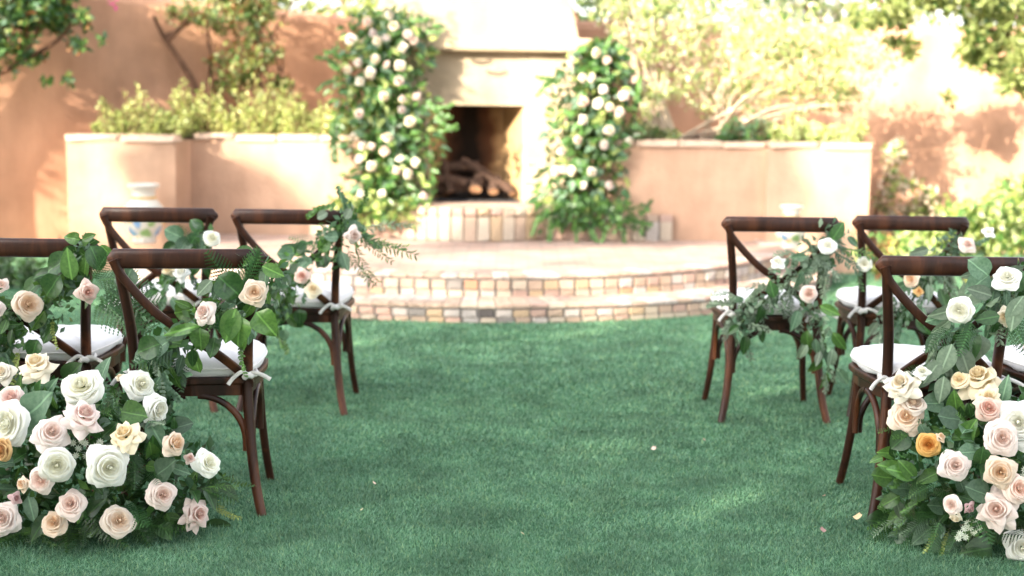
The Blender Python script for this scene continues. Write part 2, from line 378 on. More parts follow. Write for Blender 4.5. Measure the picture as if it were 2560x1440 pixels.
def rose_mesh(style, k):
    """a rose of unit diameter, axis +Z, heart at the origin; style: full, star, bud, cup"""
    r = random.Random(k*31+len(style)*7)
    V = []; Fc = []; lay = []; edg = []
    layers = {  # n petals, rim radius, rim height, -, back-roll, point
        'full': [(2,.035,.30,0,.0,0),(3,.075,.305,0,.02,0),(3,.125,.30,0,.05,0),(4,.19,.275,0,.08,.02),(4,.26,.23,0,.12,.05),(5,.33,.16,0,.15,.12),(5,.39,.07,0,.17,.22),(4,.42,-.02,0,.18,.3)],
        'star': [(2,.035,.38,0,.0,0),(3,.075,.385,0,.02,0),(3,.125,.37,0,.06,0),(4,.18,.32,0,.11,.06),(4,.26,.22,0,.17,.3),(5,.35,.07,0,.22,.4),(5,.39,-.06,0,.22,.55)],
        'bud': [(2,.045,.44,0,.0,0),(3,.095,.445,0,.03,0),(3,.155,.43,0,.07,.02),(4,.225,.38,0,.12,.06),(4,.29,.29,0,.17,.18),(4,.35,.15,0,.2,.35)],
        'cup': [(3,.045,.29,0,.0,0),(3,.09,.292,0,.01,0),(5,.145,.285,0,.03,0),(5,.205,.275,0,.05,0),(6,.27,.255,0,.07,.0),(5,.335,.215,0,.10,.04),(5,.40,.12,0,.14,.1),(4,.43,.01,0,.16,.15)]}[style]
    nl = len(layers); nu, nv = 9, 7
    a0 = 0
    for li, (n, R, Hh, wd, roll, pt) in enumerate(layers):
        a0 += r.uniform(.5, .9)*math.pi/n*1.2; base_r = .02+.10*li/nl; zb = -.14; q = li/(nl-1)
        opn = q**1.6                                     # 0 upright, 1 laid open
        for p in range(n):
            ac = a0+2*math.pi*p/n+r.uniform(-.12, .12); half = math.pi/n*(1.5 if n < 5 else 1.38)*r.uniform(.92, 1.08)
            dR = R*r.uniform(.91, 1.08); dH = Hh+r.uniform(-.022, .018); zb = max(-.14, dH-.19); rl = roll*r.uniform(.6, 1.2); b = len(V)
            ph = r.uniform(0, 6); tl = r.uniform(-.04, .04)*(.2+q); pp = pt*r.uniform(.3, 1.3)
            for j in range(nv):
                v = (j/(nv-1))**.85
                for i in range(nu):
                    u = i/(nu-1)*2-1; au = abs(u)
                    s = v*(1-.20*au**2.4*(1 if li > 1 else .5))
                    ang = ac+u*half*(.55+.45*math.sin(math.pi*.5*min(1, v*1.25)))
                    up = math.sin(math.pi*.5*s)           # belly first, then the rim
                    rad = base_r+(dR*(1+.16*(1-opn))-base_r)*up**.75-dR*.16*(1-opn)*s**4
                    z = zb+(dH-zb)*(s**(1-.35*opn))+.05*opn*math.sin(math.pi*s)
                    e = max(0, (s-.68)/.32)
                    rad += rl*.35*e*e*(1-.3*au); z -= rl*.55*e*e      # rolled rim
                    rad += pp*.42*e**1.3*max(0, 1-1.6*au)             # pulled to a point
                    z -= pp*.35*e*au**1.3; rad -= pp*.12*au*e
                    rad += (u*.5+.5)*(.012+.022*q)                    # each petal tucked under the next
                    z -= (u*.5+.5)*.012
                    rad += .016*math.sin(3.3*u+ph)*v*(.3+q); z += .024*math.sin(5*u+ph*2)*e*(.35+q)+tl*u*v
                    V.append((rad*math.cos(ang), rad*math.sin(ang), z))
                    lay.append(min(1, (li+.4*v)/nl)); edg.append(max(0, v*.75+abs(u)*.3*v))
            for j in range(nv-1):
                for i in range(nu-1):
                    Fc.append((b+j*nu+i, b+j*nu+i+1, b+(j+1)*nu+i+1, b+(j+1)*nu+i))
    b = len(V); nn_ = 8                                   # closed heart
    top = layers[0][2]-.004
    for zz, r_ in ((top-.12, .045), (top-.03, .038), (top-.008, .022), (top, .001)):
        for k_ in range(nn_): V.append((r_*math.cos(k_*2*math.pi/nn_), r_*math.sin(k_*2*math.pi/nn_), zz)); lay.append(.02); edg.append(.3)
    for q_ in range(3):
        for k_ in range(nn_): Fc.append((b+q_*nn_+k_, b+q_*nn_+(k_+1) % nn_, b+(q_+1)*nn_+(k_+1) % nn_, b+(q_+1)*nn_+k_))
    # green calyx
    m0 = len(Fc); b = len(V)
    for p in range(5):
        a = 2*math.pi*p/5; q = len(V)
        for (rr, zz, da) in ((.03, -.13, -.5), (.03, -.13, .5), (.15, -.16, .25), (.15, -.16, -.25), (.27, -.2, 0)):
            V.append((rr*math.cos(a+da), rr*math.sin(a+da), zz)); lay.append(1); edg.append(0)
        Fc += [(q, q+1, q+2, q+3), (q+3, q+2, q+4)]
    kk = .5/max(1e-6, sorted(math.hypot(x, y) for x, y, z in V)[int(len(V)*.985)])
    if style == 'bud': kk *= .85
    V = [(x*kk, y*kk, z*kk) for x, y, z in V]
    me = bpy.data.meshes.new('rose_'+style); me.from_pydata(V, [], Fc)
    mi = [0]*m0+[1]*(len(Fc)-m0); me.polygons.foreach_set('material_index', mi)
    me.polygons.foreach_set('use_smooth', [True]*len(Fc))
    for nm, arr in (('petal_layer', lay), ('petal_edge', edg)):
        at = me.attributes.new(nm, 'FLOAT', 'POINT'); at.data.foreach_set('value', arr)
    me.materials.append(PET['white']); me.materials.append(L_STEM); me.update(); return me
ROSE = {k: [rose_mesh(k, i) for i in range(7)] for k in ('full', 'star', 'bud', 'cup')}
RN = [0]
def frame(zaxis, spin=0.0):
    q = Vector(zaxis).normalized().to_track_quat('Z', 'Y').to_matrix() @ Matrix.Rotation(spin, 3, 'Z')
    return q.to_4x4()
def put_rose(parent, px, py, dpx, Y, colour, style='full', lean=(0, 0), R=random.Random(3)):
    p = P(px, py, Y=Y); d = (p-CAMP).length; size = dpx/FPX*d*.91
    f = (CAMP-p).normalized()+Vector((lean[0]*1.15, 0, lean[1]*1.15))
    f += Vector((R.uniform(-.38, .38), 0, R.uniform(-.30, .38)))
    RN[0] += 1
    M = Matrix.Translation(p-parent.location) @ frame(f, R.uniform(0, 6.28)) @ Matrix.Diagonal((size*R.uniform(.92, 1.06), size*R.uniform(.92, 1.06), size*R.uniform(.85, 1.15), 1))
    return link('rose', ROSE[style][RN[0] % 7], parent, M, [PET[colour], L_STEM])
def put_leaf(parent, name, me, p, tip, nrm, size, mat, wscale=1.0):
    y = Vector(tip).normalized(); z = Vector(nrm); z = (z-y*z.dot(y))
    if z.length < 1e-3: z = y.orthogonal()
    z.normalize(); x = y.cross(z)
    M = Matrix(((x.x*wscale, y.x, z.x, 0), (x.y*wscale, y.y, z.y, 0), (x.z*wscale, y.z, z.z, 0), (0, 0, 0, 1)))
    M = Matrix.Translation(p-parent.location) @ M @ Matrix.Scale(size, 4)
    return link(name, me, parent, M, [mat])

def leaf_cloud(name, pts, size, mats, rng, parent=None, M=None, tipdir=None, aspect=.55, weights=None, smooth=False):
    """many small folded leaves in one mesh; pts Nx3"""
    pts = np.asarray(pts, float); n = len(pts)
    d = rng.normal(size=(n, 3)); 
    if tipdir is not None: d += np.asarray(tipdir)
    d /= np.linalg.norm(d, axis=1)[:, None]
    q = rng.normal(size=(n, 3)); s = np.cross(d, q); s /= np.linalg.norm(s, axis=1)[:, None]; nn = np.cross(d, s)
    L = (size if np.ndim(size) else np.full(n, size))*rng.uniform(.6, 1.3, n); L = L[:, None]
    fo = rng.uniform(-.25, .25, n)[:, None]*L
    v = np.stack([pts, pts+d*L*.5+s*L*aspect*.5+nn*fo*.5, pts+d*L, pts+d*L*.5-s*L*aspect*.5+nn*fo*.5], 1).reshape(-1, 3)
    me = bpy.data.meshes.new(name); me.vertices.add(4*n); me.vertices.foreach_set('co', v.ravel())
    i = np.arange(n)*4; tri = np.stack([i, i+1, i+2, i, i+2, i+3], 1).ravel()
    me.loops.add(6*n); me.loops.foreach_set('vertex_index', tri.astype(np.int32))
    me.polygons.add(2*n); me.polygons.foreach_set('loop_start', np.arange(2*n, dtype=np.int32)*3)
    mats = mats if isinstance(mats, (list, tuple)) else [mats]
    mi = rng.choice(len(mats), n, p=weights)
    me.polygons.foreach_set('material_index', np.repeat(mi, 2).astype(np.int32))
    for m in mats: me.materials.append(m)
    me.update(calc_edges=True); return link(name, me, parent, M)
def blob_points(rng, ells, per, hollow=.55):
    """points spread in clumps over ellipsoids (cx,cy,cz,rx,ry,rz,weight)"""
    r = []
    for (cx, cy, cz, rx, ry, rz, wt) in ells:
        n = int(per*wt); nc = max(3, n//45)
        c = rng.normal(size=(nc, 3)); c /= np.linalg.norm(c, axis=1)[:, None]; c *= (rng.uniform(hollow, 1, nc)**.7)[:, None]
        k = rng.integers(0, nc, n); p = c[k]+rng.normal(size=(n, 3))*.13
        r.append(p*np.array([rx, ry, rz])+np.array([cx, cy, cz]))
    return np.concatenate(r)

# ================================================================ GROUND
def sheet(name, x0, x1, y0, y1, z, mat, nx=2, ny=2):
    mb = MB(); mb.add([(x0, y0, z), (x1, y0, z), (x1, y1, z), (x0, y1, z)], [(0, 1, 2, 3)]); return mb.build(name, mat)
g = sheet('ground', -150, 150, -150, 150, -.03, M_SOIL); tag(g, kind='structure')
def turfmat():
    m, nt, b = newmat('turf_backing', .9, .1)
    r, n = noise_col(nt, [(.3, (.050, .125, .068)), (.7, (.08, .185, .10))], 60, 4)
    r2, n2 = noise_col(nt, [(.35, (.75,)*3), (.65, (1.15,)*3)], 2.2, 4)
    nt.links.new(mix(nt, r.outputs[0], r2.outputs[0], 1.0, 'MULTIPLY'), b.inputs['Base Color'])
    bump(nt, b, n.outputs[0], .8, .02); return m
lawn = sheet('lawn', -9, 9, -6, 13.2, 0.0, turfmat()); tag(lawn, kind='structure')
def grassmat(name, c):
    m, nt, b = newmat(name, .5, .35)
    r2, n2 = noise_col(nt, [(.36, sc(c, .74)), (.64, sc(c, 1.26))], 4.2, 7)
    nt.links.new(r2.outputs[0], b.inputs['Base Color'])
    tr = nt.nodes.new('ShaderNodeBsdfTranslucent'); nt.links.new(r2.outputs[0], tr.inputs[0])
    ms = nt.nodes.new('ShaderNodeMixShader'); ms.inputs[0].default_value = .25
    o = nt.nodes['Material Output']; nt.links.new(b.outputs[0], ms.inputs[1]); nt.links.new(tr.outputs[0], ms.inputs[2])
    nt.links.new(ms.outputs[0], o.inputs[0]); return m
PCX, PCY, R1, R2, PZ1, PZ2 = -.25, 11.25, 2.65, 2.30, .10, .23
def grass():
    rng = np.random.default_rng(4); X = []; Y = []; W = []; LL = []
    for (y0, y1, den, wd) in ((3.55, 4.5, 46000, .0030), (4.5, 5.4, 34000, .0036), (5.4, 6.6, 19000, .0052), (6.6, 9.6, 9000, .0085), (9.6, 12.5, 4000, .012)):
        hw = .36*y1+.55; n = int(den*(y1-y0)*2*hw); x = rng.uniform(-hw, hw, n); y = rng.uniform(y0, y1, n)
        k = (np.abs(x) < .36*y+.5) & ((x-PCX)**2+(y-PCY)**2 > (R1-.005)**2)
        X.append(x[k]); Y.append(y[k]); W.append(np.full(k.sum(), wd)); LL.append(np.full(k.sum(), 1+.25*(wd-.003)/.006))
    X = np.concatenate(X); Y = np.concatenate(Y); W = np.concatenate(W); LL = np.concatenate(LL); n = len(X)
    def fld(a, s):
        r_ = np.random.default_rng(s); v = 0
        for k in range(14):
            fx, fy = r_.normal(size=2)*a*(1+.5*k/4); v = v+np.sin(X*fx+Y*fy+r_.uniform(0, 6.3))/(1+.12*k)
        return v/3
    th = fld(3.2, 1)*1.9; lean = .20+.18*fld(7, 2)
    ax = np.cos(th)*lean+rng.normal(size=n)*.85; ay = np.sin(th)*lean*.8+rng.normal(size=n)*.85
    ln = rng.uniform(.009, .019, n)*LL*(1+.12*fld(4, 3)); h = ln/np.sqrt(1+ax**2+ay**2)
    tip = np.stack([X+ax*h, Y+ay*h, h], 1); an = rng.uniform(0, math.pi, n)
    wx, wy = np.cos(an)*W/2, np.sin(an)*W/2; z0 = np.zeros(n)
    v = np.stack([np.stack([X-wx, Y-wy, z0], 1), np.stack([X+wx, Y+wy, z0], 1), tip], 1).reshape(-1, 3)
    me = bpy.data.meshes.new('grass'); me.vertices.add(3*n); me.vertices.foreach_set('co', v.ravel())
    me.loops.add(3*n); me.loops.foreach_set('vertex_index', np.arange(3*n, dtype=np.int32))
    me.polygons.add(n); me.polygons.foreach_set('loop_start', np.arange(n, dtype=np.int32)*3)
    me.polygons.foreach_set('material_index', rng.choice(4, n, p=[.36, .32, .24, .08]).astype(np.int32))
    for nm, c in (('turf_mid', (.142, .288, .158)), ('turf_blue', (.168, .315, .198)), ('turf_dark', (.060, .164, .082)), ('turf_light', (.25, .38, .19))):
        me.materials.append(grassmat(nm, c))
    me.update(calc_edges=True); o = link('grass', me)
    tag(o, 'short green artificial turf covering the lawn of the aisle', 'grass', kind='stuff')
grass()

# ================================================================ ROUND BRICK TERRACE
rb = random.Random(11)
terr = MB()
def circ(R, n=96, cx=PCX, cy=PCY): return [(cx+R*math.cos(2*math.pi*i/n), cy+R*math.sin(2*math.pi*i/n)) for i in range(n)]
terr.prism(circ(R1-.012, 128), -.02, PZ1-.004, 0); terr.prism(circ(R2-.012, 128), PZ1-.004, PZ2-.004, 0)
terrace = terr.build('terrace', [M_MORTAR]); tag(terrace, kind='structure')
pv = MB(); pv.prism(circ(R2-.20, 96), PZ2-.004, PZ2+.001, 0); pv.build('paving', [M_PAVE], terrace)
def brick_mesh(k):
    r = random.Random(k); mb = MB(); mb.box(-.5, .5, -.5, .5, -.5, .5, 0, .06)
    mb.v = [(x+r.uniform(-.03, .03), y+r.uniform(-.05, .05), z+r.uniform(-.04, .04)) for x, y, z in mb.v]
    return mb.mesh('brick', [BRICKS[0]])
BM = [brick_mesh(i) for i in range(6)]
def brick(parent, ctr, ang, sx, sy, sz, mat=None, tilt=0):
    mat = mat or rb.choices(BRICKS, BW)[0]
    M = Matrix.Translation(ctr) @ Matrix.Rotation(ang+tilt, 4, 'Z') @ Matrix.Diagonal((sx, sy, sz, 1))
    return link('brick', rb.choice(BM), parent, M, [mat])
def ring_bricks(R, z0, rows, a0, a1, wid, depth=.06):
    for (dz, h, off) in rows:
        n = int(R*(a1-a0)/wid)
        for i in range(n):
            a = a0+(i+.5+off)*(a1-a0)/n
            rr = R-depth/2+rb.uniform(-.004, .005)
            brick(terrace, (PCX+rr*math.cos(a), PCY+rr*math.sin(a), z0+dz+h/2), a+math.pi/2, wid-.012+rb.uniform(-.006, .003), depth, h-.006)
A0, A1 = math.radians(188), math.radians(352)
ring_bricks(R1, 0, [(.0, .036, .1), (.036, .046, 0)], A0+.25, A1-.25, .102)
ring_bricks(R2, PZ1, [(.0, .050, .05), (.050, .062, 0)], A0+.2, A1-.2, .098)
# cap stones: treads laid radially, hundreds of thin pieces joined
def tread(name, Ro, Ri, z, wid, col):
    mb = MB(); n = int(2*math.pi*Ro/wid)
    for i in range(n):
        a = 2*math.pi*i/n; b = 2*math.pi*(i+1)/n-.006/Ro
        nl = 2 if Ro-Ri > .25 else 1
        for q in range(nl):
            r0 = Ri+(Ro-Ri)*q/nl+.003; r1 = Ri+(Ro-Ri)*(q+1)/nl-.003; zz = z+rb.uniform(-.002, .002)
            vs = [(PCX+r*math.cos(t), PCY+r*math.sin(t), zz-dz) for dz in (.018, 0) for (r, t) in ((r0, a), (r1, a), (r1, b), (r0, b))]
            mb.add(vs, [(0, 3, 2, 1), (4, 5, 6, 7), (0, 1, 5, 4), (1, 2, 6, 5), (2, 3, 7, 6), (3, 0, 4, 7)], rb.choices(range(len(col)), [3, 3, 2, 1][:len(col)])[0])
    o = mb.build(name, col, terrace); o['kind'] = 'stuff'; return o
TC = [BRICKS[1], BRICKS[4], BRICKS[0], BRICKS[2]]
tread('tread_bricks', R1+.006, R2+.002, PZ1+.012, .105, TC)
tread('edge_bricks', R2+.006, R2-.20, PZ2+.012, .105, TC)

# ================================================================ GARDEN WALLS
def wall_strip(name, pts, th, tops, mat, z0=-.03, **kw):
    """a wall along pts (x,y) with top heights, rounded crest"""
    pl = [Vector((x, y, 0)) for x, y in pts]; mb = MB(); rings = []
    for i, p in enumerate(pl):
        t = (pl[min(i+1, len(pl)-1)]-pl[max(i-1, 0)]).normalized(); n = Vector((t.y, -t.x, 0)); z = tops[i]; h = th/2
        prof = [(h, z0), (h, z-.08), (h*.85, z-.03), (h*.45, z), (-h*.45, z), (-h*.85, z-.03), (-h, z-.08), (-h, z0)]
        rings.append([p+n*a+Vector((0, 0, b)) for a, b in prof])
    k = len(rings[0]); vs = [v for r in rings for v in r]
    fs = [(i*k+j, (i+1)*k+j, (i+1)*k+(j+1) % k, i*k+(j+1) % k) for i in range(len(rings)-1) for j in range(k)]
    fs.append(tuple(range(k))); fs.append(tuple((len(rings)-1)*k+j for j in range(k))[::-1])
    mb.add(vs, fs, 0, False); o = mb.build(name, [mat]); tag(o, **kw); return o
def smooth_line(pts, k=8):
    q = spline([(x, y, z) for x, y, z in pts], k); return [(v.x, v.y) for v in q], [v.z for v in q]
a, b = smooth_line([(-9, 9.6, 2.6), (-6.4, 10.9, 2.45), (-4.4, 11.75, 2.22), (-3.1, 12.45, 2.08), (-1.9, 13.1, 2.0), (-.9, 13.65, 1.93)])
wall_strip('garden_wall', a, .3, b, M_WALL, label='tall orange stucco garden wall sloping down behind the left planter', cat='wall')
a, b = smooth_line([(-.7, 13.9, 1.98), (1.2, 13.75, 1.99), (3.0, 13.6, 1.98), (4.4, 13.0, 1.95), (6.0, 11.9, 1.95), (9, 10.4, 2.0)])
wall_strip('garden_wall', a, .3, b, M_WALL, label='orange stucco garden wall behind the pale sunlit shrub on the right', cat='wall')

# ================================================================ PLANTERS
def planter(base, wallpoly, zt, soilpoly, capsegs, **kw):
    e = empty('planter', base, **kw)
    B = Vector(base)
    mb = MB()
    mb.prism([(x-B.x, y-B.y) for x, y in wallpoly], -.02-B.z, zt-.045-B.z, 0); mb.build('wall', [M_PLANT], e)
    sm = MB(); sm.prism([(x-B.x, y-B.y) for x, y in soilpoly], zt-.045-B.z, zt-.02-B.z, 0); sm.build('soil', [M_SOIL], e)
    r = random.Random(5)
    for (x0, y0, x1, y1, dep) in capsegs:
        L = math.hypot(x1-x0, y1-y0); n = max(1, round(L/.34)); an = math.atan2(y1-y0, x1-x0)
        for i in range(n):
            t = (i+.5)/n; w_ = L/n-.010
            M = Matrix.Translation((x0+(x1-x0)*t-math.sin(an)*(dep/2-.02)-B.x, y0+(y1-y0)*t+math.cos(an)*(dep/2-.02)-B.y, zt-.0225-B.z+r.uniform(-.004, .004))) @ Matrix.Rotation(an+r.uniform(-.01, .01), 4, 'Z') @ Matrix.Diagonal((w_, dep, .047, 1))
            link('coping_stone', BM[(i*5) % 6], e, M, [M_COPE])
    return e
planter((-2.3, 11.3, 0), [(-3.25, 10.78), (-2.46, 10.78), (-2.46, 11.35), (-1.16, 11.35), (-1.16, 13.3), (-3.25, 12.2)], .995,
        [(-3.15, 11.0), (-2.6, 11.0), (-2.6, 11.5), (-1.2, 11.6), (-1.2, 13.2), (-3.12, 12.2)],
        [(-3.26, 10.785, -2.455, 10.785, .24), (-2.45, 11.355, -1.17, 11.35, .22)],
        label='peach stucco raised planter left of the fireplace with low shrubs', cat='planter', group='raised planters beside the fireplace')
planter((1.6, 11.25, 0), [(.58, 11.3), (1.92, 11.3), (1.92, 11.22), (2.70, 11.22), (2.70, 13.5), (.58, 13.6)], .99,
        [(.7, 11.5), (2.55, 11.5), (2.55, 13.4), (.7, 13.5)],
        [(.59, 11.3, 1.915, 11.3, .22), (1.92, 11.22, 2.71, 11.22, .22)],
        label='peach stucco raised planter right of the fireplace under the pale shrub', cat='planter', group='raised planters beside the fireplace')

# ================================================================ FIREPLACE
fp = empty('fireplace', (-.315, 11.6, PZ2), label='cream stucco outdoor fireplace with tapered chimney hood and sooty firebox', cat='fireplace')
def fpart(name, mb, mats):
    return mb.build(name, mats, fp, Matrix.Translation(-fp.location))
FX0, FX1, OX0, OX1 = -1.13, .50, -.66, .068
b_ = MB(); FY = 11.6; HZ = .486
b_.box(FX0, OX0, FY, 12.7, PZ2-.25, 1.65); b_.box(OX1, FX1, FY, 12.7, PZ2-.25, 1.65); 
fpart('pier', MB(), [M_FIRE]) if False else None
lp = MB(); lp.box(FX0, OX0, FY, 12.7, 0, 1.65, 0, .03); fpart('pier', lp, [M_FIRE])
lp = MB(); lp.box(OX1, FX1, FY, 12.7, 0, 1.65, 0, .03); fpart('pier', lp, [M_FIRE])
li = MB(); li.box(OX0-.02, OX1+.02, FY+.003, 11.78, 1.235, 1.648, 0, 0); fpart('lintel', li, [M_FIRE])
fb = MB(); BX0, BX1, BY = -.50, -.085, 12.06
def quad(mb, *v): mb.add(v, [(0, 1, 2, 3)])
fb.prism([(OX0-.001, FY+.03), (OX0-.001, BY+.05), (BX0-.04, BY+.05), (BX0, BY)], HZ-.02, 1.6)
fb.prism([(OX1+.001, FY+.03), (BX1, BY), (BX1+.04, BY+.05), (OX1+.001, BY+.05)], HZ-.02, 1.6)
fb.prism([(BX0, BY), (BX1, BY), (BX1, BY+.08), (BX0, BY+.08)], HZ-.02, 1.6)
fb.box(OX0, OX1, 11.79, BY+.1, 1.601, 1.64)
fpart('firebox', fb, [M_FBOX])
fl = MB(); fl.box(OX0+.004, OX1-.004, FY+.05, BY+.02, HZ-.03, HZ+.012); fpart('ash_bed', fl, [M_ASH])
# curved hearth front
def arcpts(cx, cy, r, a0, a1, n): return [(cx+r*math.cos(math.radians(a0+(a1-a0)*i/n)), cy+r*math.sin(math.radians(a0+(a1-a0)*i/n))) for i in range(n+1)]
HC = (-.315, 11.75); HR = .78
hp = arcpts(HC[0], HC[1], HR-.05, 215, 325, 16)
hm = MB(); hm.prism(hp+[(hp[-1][0], FY-.001), (hp[0][0], FY-.001)], PZ2, HZ-.03, 0); hm.box(OX0, OX1, FY-.001, FY+.05, PZ2, HZ-.03)
fpart('hearth_core', hm, [M_MORTAR])
WZ = .43
hw = MB(); hw.box(-1.55, hp[0][0]-.001, 11.27, FY-.002, PZ2, WZ-.03); fpart('hearth_wing_core', hw, [M_MORTAR]); hw = MB(); hw.box(hp[-1][0]+.001, 1.22, 11.27, FY-.002, PZ2, WZ-.03); fpart('hearth_wing_core', hw, [M_MORTAR])
hearth_m = [BRICKS[0], BRICKS[1], BRICKS[2], BRICKS[4], BRICKS[7]]
def hbrick(x, y, z, ang, sx, sy, sz): 
    M = Matrix.Translation(Vector((x, y, z))-fp.location) @ Matrix.Rotation(ang, 4, 'Z') @ Matrix.Diagonal((sx, sy, sz, 1))
    link('brick', rb.choice(BM), fp, M, [rb.choices(hearth_m, [4, 8, 3, 3, 2])[0]])
nh = 15
for i in range(nh):
    a = math.radians(216+108*(i+.5)/nh); wv = HR*math.radians(108)/nh-.010
    hbrick(HC[0]+(HR-.03)*math.cos(a), HC[1]+(HR-.03)*math.sin(a), PZ2+.10, a+math.pi/2, wv, .06, .185)
    hbrick(HC[0]+(HR-.09)*math.cos(a), HC[1]+(HR-.09)*math.sin(a), HZ-.028, a+math.pi/2, wv, .20, .055)
for x0, x1 in ((-1.55, -.90), (.28, 1.22)):
    n = int((x1-x0)/.095)
    for i in range(n):
        x = x0+(i+.5)*(x1-x0)/n; hbrick(x, 11.25, PZ2+.075, 0, (x1-x0)/n-.01, .05, .14); hbrick(x, 11.33, WZ-.027, 0, (x1-x0)/n-.01, .20, .052)
    m2 = MB(); m2.box(x0, x1, 11.43, FY-.003, WZ-.03, WZ-.004); fpart('hearth_top', m2, [M_PAVE])
m2 = MB(); m2.prism(arcpts(HC[0], HC[1], HR-.20, 195, 345, 14), HZ-.03, HZ-.004); fpart('hearth_top', m2, [M_PAVE])
mt = MB(); mt.box(-1.23, .60, 11.49, 12.75, 1.652, 1.755, 0, .018); fpart('mantel', mt, [M_MANT])
hd = MB()
def ring4(hx, y0, z): return [(-.315-hx, y0, z), (-.315+hx, y0, z), (-.315+hx, 12.7, z), (-.315-hx, 12.7, z)]
rs = [ring4(.805, 11.60, 1.754), ring4(.735, 11.63, 2.08), ring4(.60, 11.70, 2.8), ring4(.50, 11.78, 3.4), ring4(.5, 11.8, 4.6)]
vs = [v for r in rs for v in r]; fs = [(i*4+j, i*4+(j+1) % 4, (i+1)*4+(j+1) % 4, (i+1)*4+j) for i in range(4) for j in range(4)]+[(16, 17, 18, 19)]
hd.add(vs, fs); fpart('chimney_hood', hd, [M_FIRE])
# stone trims at the jambs
for (x, z, sx, sz) in ((-.72, 1.36, .11, .11), (-.72, 1.24, .10, .09), (-.73, 1.13, .12, .1), (.13, .56, .1, .12), (.13, .69, .11, .11), (.24, .62, .1, .10)):
    M = Matrix.Translation(Vector((x, FY-.004, z))-fp.location) @ Matrix.Diagonal((sx, .03, sz, 1)); link('jamb_stone', rb.choice(BM), fp, M, [M_COPE])
# logs on a grate, standing in the firebox
gr = empty('fire_grate', (-.30, 11.72, HZ+.012), label='black iron grate under the logs in the firebox', cat='grate')
for k in range(6):
    m = MB(); x = -.28+k*.11; m.tube(spline([(x, -.02, .09), (x, 0, .045), (x, .2, .045)], 4), .009, seg=6); m.build('bar', [M_IRON], gr)
for y in (.02, .18):
    m = MB(); m.tube([(-.3, y, .035), (.3, y, .035)], .009, seg=6); m.build('rail', [M_IRON], gr)
for x in (-.28, .28):
    for y in (.02, .18):
        m = MB(); m.tube([(x, y, 0), (x, y, .035)], .008, seg=6); m.build('leg', [M_IRON], gr)
logs = [((-.62, 11.72, .575), (-.05, 11.86, .585), .045, 'charred log lying lowest along the back of the fire grate'),
        ((-.60, 11.66, .66), (-.18, 11.80, .60), .04, 'log slanting down to the right at the left of the grate'),
        ((-.50, 11.64, .56), (-.56, 11.70, .80), .035, 'upright thin log leaning at the far left of the firebox'),
        ((-.42, 11.82, .80), (-.02, 11.70, .57), .04, 'long log slanting down to the right across the top of the pile'),
        ((-.30, 11.62, .58), (-.25, 11.86, .72), .05, 'split log with pale cut end facing out in the middle of the pile'),
        ((-.16, 11.63, .565), (-.13, 11.8, .66), .042, 'short log with orange cut end low at the right of the pile'),
        ((-.56, 11.80, .74), (-.28, 11.84, .76), .045, 'dark log lying level on top of the pile'),
        ((.0, 11.66, .545), (-.06, 11.78, .62), .03, 'smallest reddish log at the right foot of the pile')]
rl = random.Random(2)
for p0, p1, r_, lb in logs:
    p0 = Vector(p0); p1 = Vector(p1); m = MB(); n = 6
    pts = [(p1-p0)*(i/n)+Vector((rl.uniform(-.006, .006), 0, rl.uniform(-.006, .006))) for i in range(n+1)]
    m.tube(pts, r_, r_*rl.uniform(.8, 1.05), seg=9, smooth=False, taper=[rl.uniform(.88, 1.08) for _ in range(n+1)])
    for q in range(9*0, len(m.f)):
        if len(m.f[q]) > 4: m.m[q] = 1
    o = m.build('firewood_log', [M_LOG, M_LOGCUT], None, p0); tag(o, lb, 'log', 'logs piled in the firebox')

# ================================================================ URNS
def urnmat(name, base):
    m, nt, b = newmat(name, .3, .5); tc = nt.nodes.new('ShaderNodeTexCoord')
    vo = nt.nodes.new('ShaderNodeTexVoronoi'); vo.inputs['Scale'].default_value = 17; nt.links.new(tc.outputs['Object'], vo.inputs['Vector'])
    r = nt.nodes.new('ShaderNodeValToRGB'); r.color_ramp.interpolation = 'CONSTANT'; e = r.color_ramp.elements
    cs = [(0, base), (.36, (.70, .40, .06)), (.48, (.10, .26, .30)), (.60, (.62, .47, .12)), (.70, (.20, .33, .12)), (.80, base), (.9, (.16, .28, .45))]
    while len(e) < len(cs): e.new(.5)
    for i, (p, c) in enumerate(cs): e[i].position = p; e[i].color = (*c, 1)
    sp = nt.nodes.new('ShaderNodeSeparateColor'); nt.links.new(vo.outputs['Color'], sp.inputs[0]); nt.links.new(sp.outputs[0], r.inputs[0])
    sx = nt.nodes.new('ShaderNodeSeparateXYZ'); nt.links.new(tc.outputs['Object'], sx.inputs[0])
    rz = nt.nodes.new('ShaderNodeValToRGB'); e = rz.color_ramp.elements; e[0].position = .04; e[0].color = (0, 0, 0, 1); e[1].position = .06; e[1].color = (1, 1, 1, 1)
    x = e.new(.25); x.color = (1, 1, 1, 1); x = e.new(.27); x.color = (0, 0, 0, 1)
    nt.links.new(sx.outputs[2], rz.inputs[0])
    nt.links.new(mix(nt, base, r.outputs[0], rz.outputs[0]), b.inputs['Base Color']); return m
M_URN = urnmat('painted_ceramic', (.50, .47, .42)); M_URN2 = urnmat('painted_ceramic_pale', (.66, .62, .54))
M_GOLDBAND = simple('ochre_band', (.50, .30, .10), .4, .15)
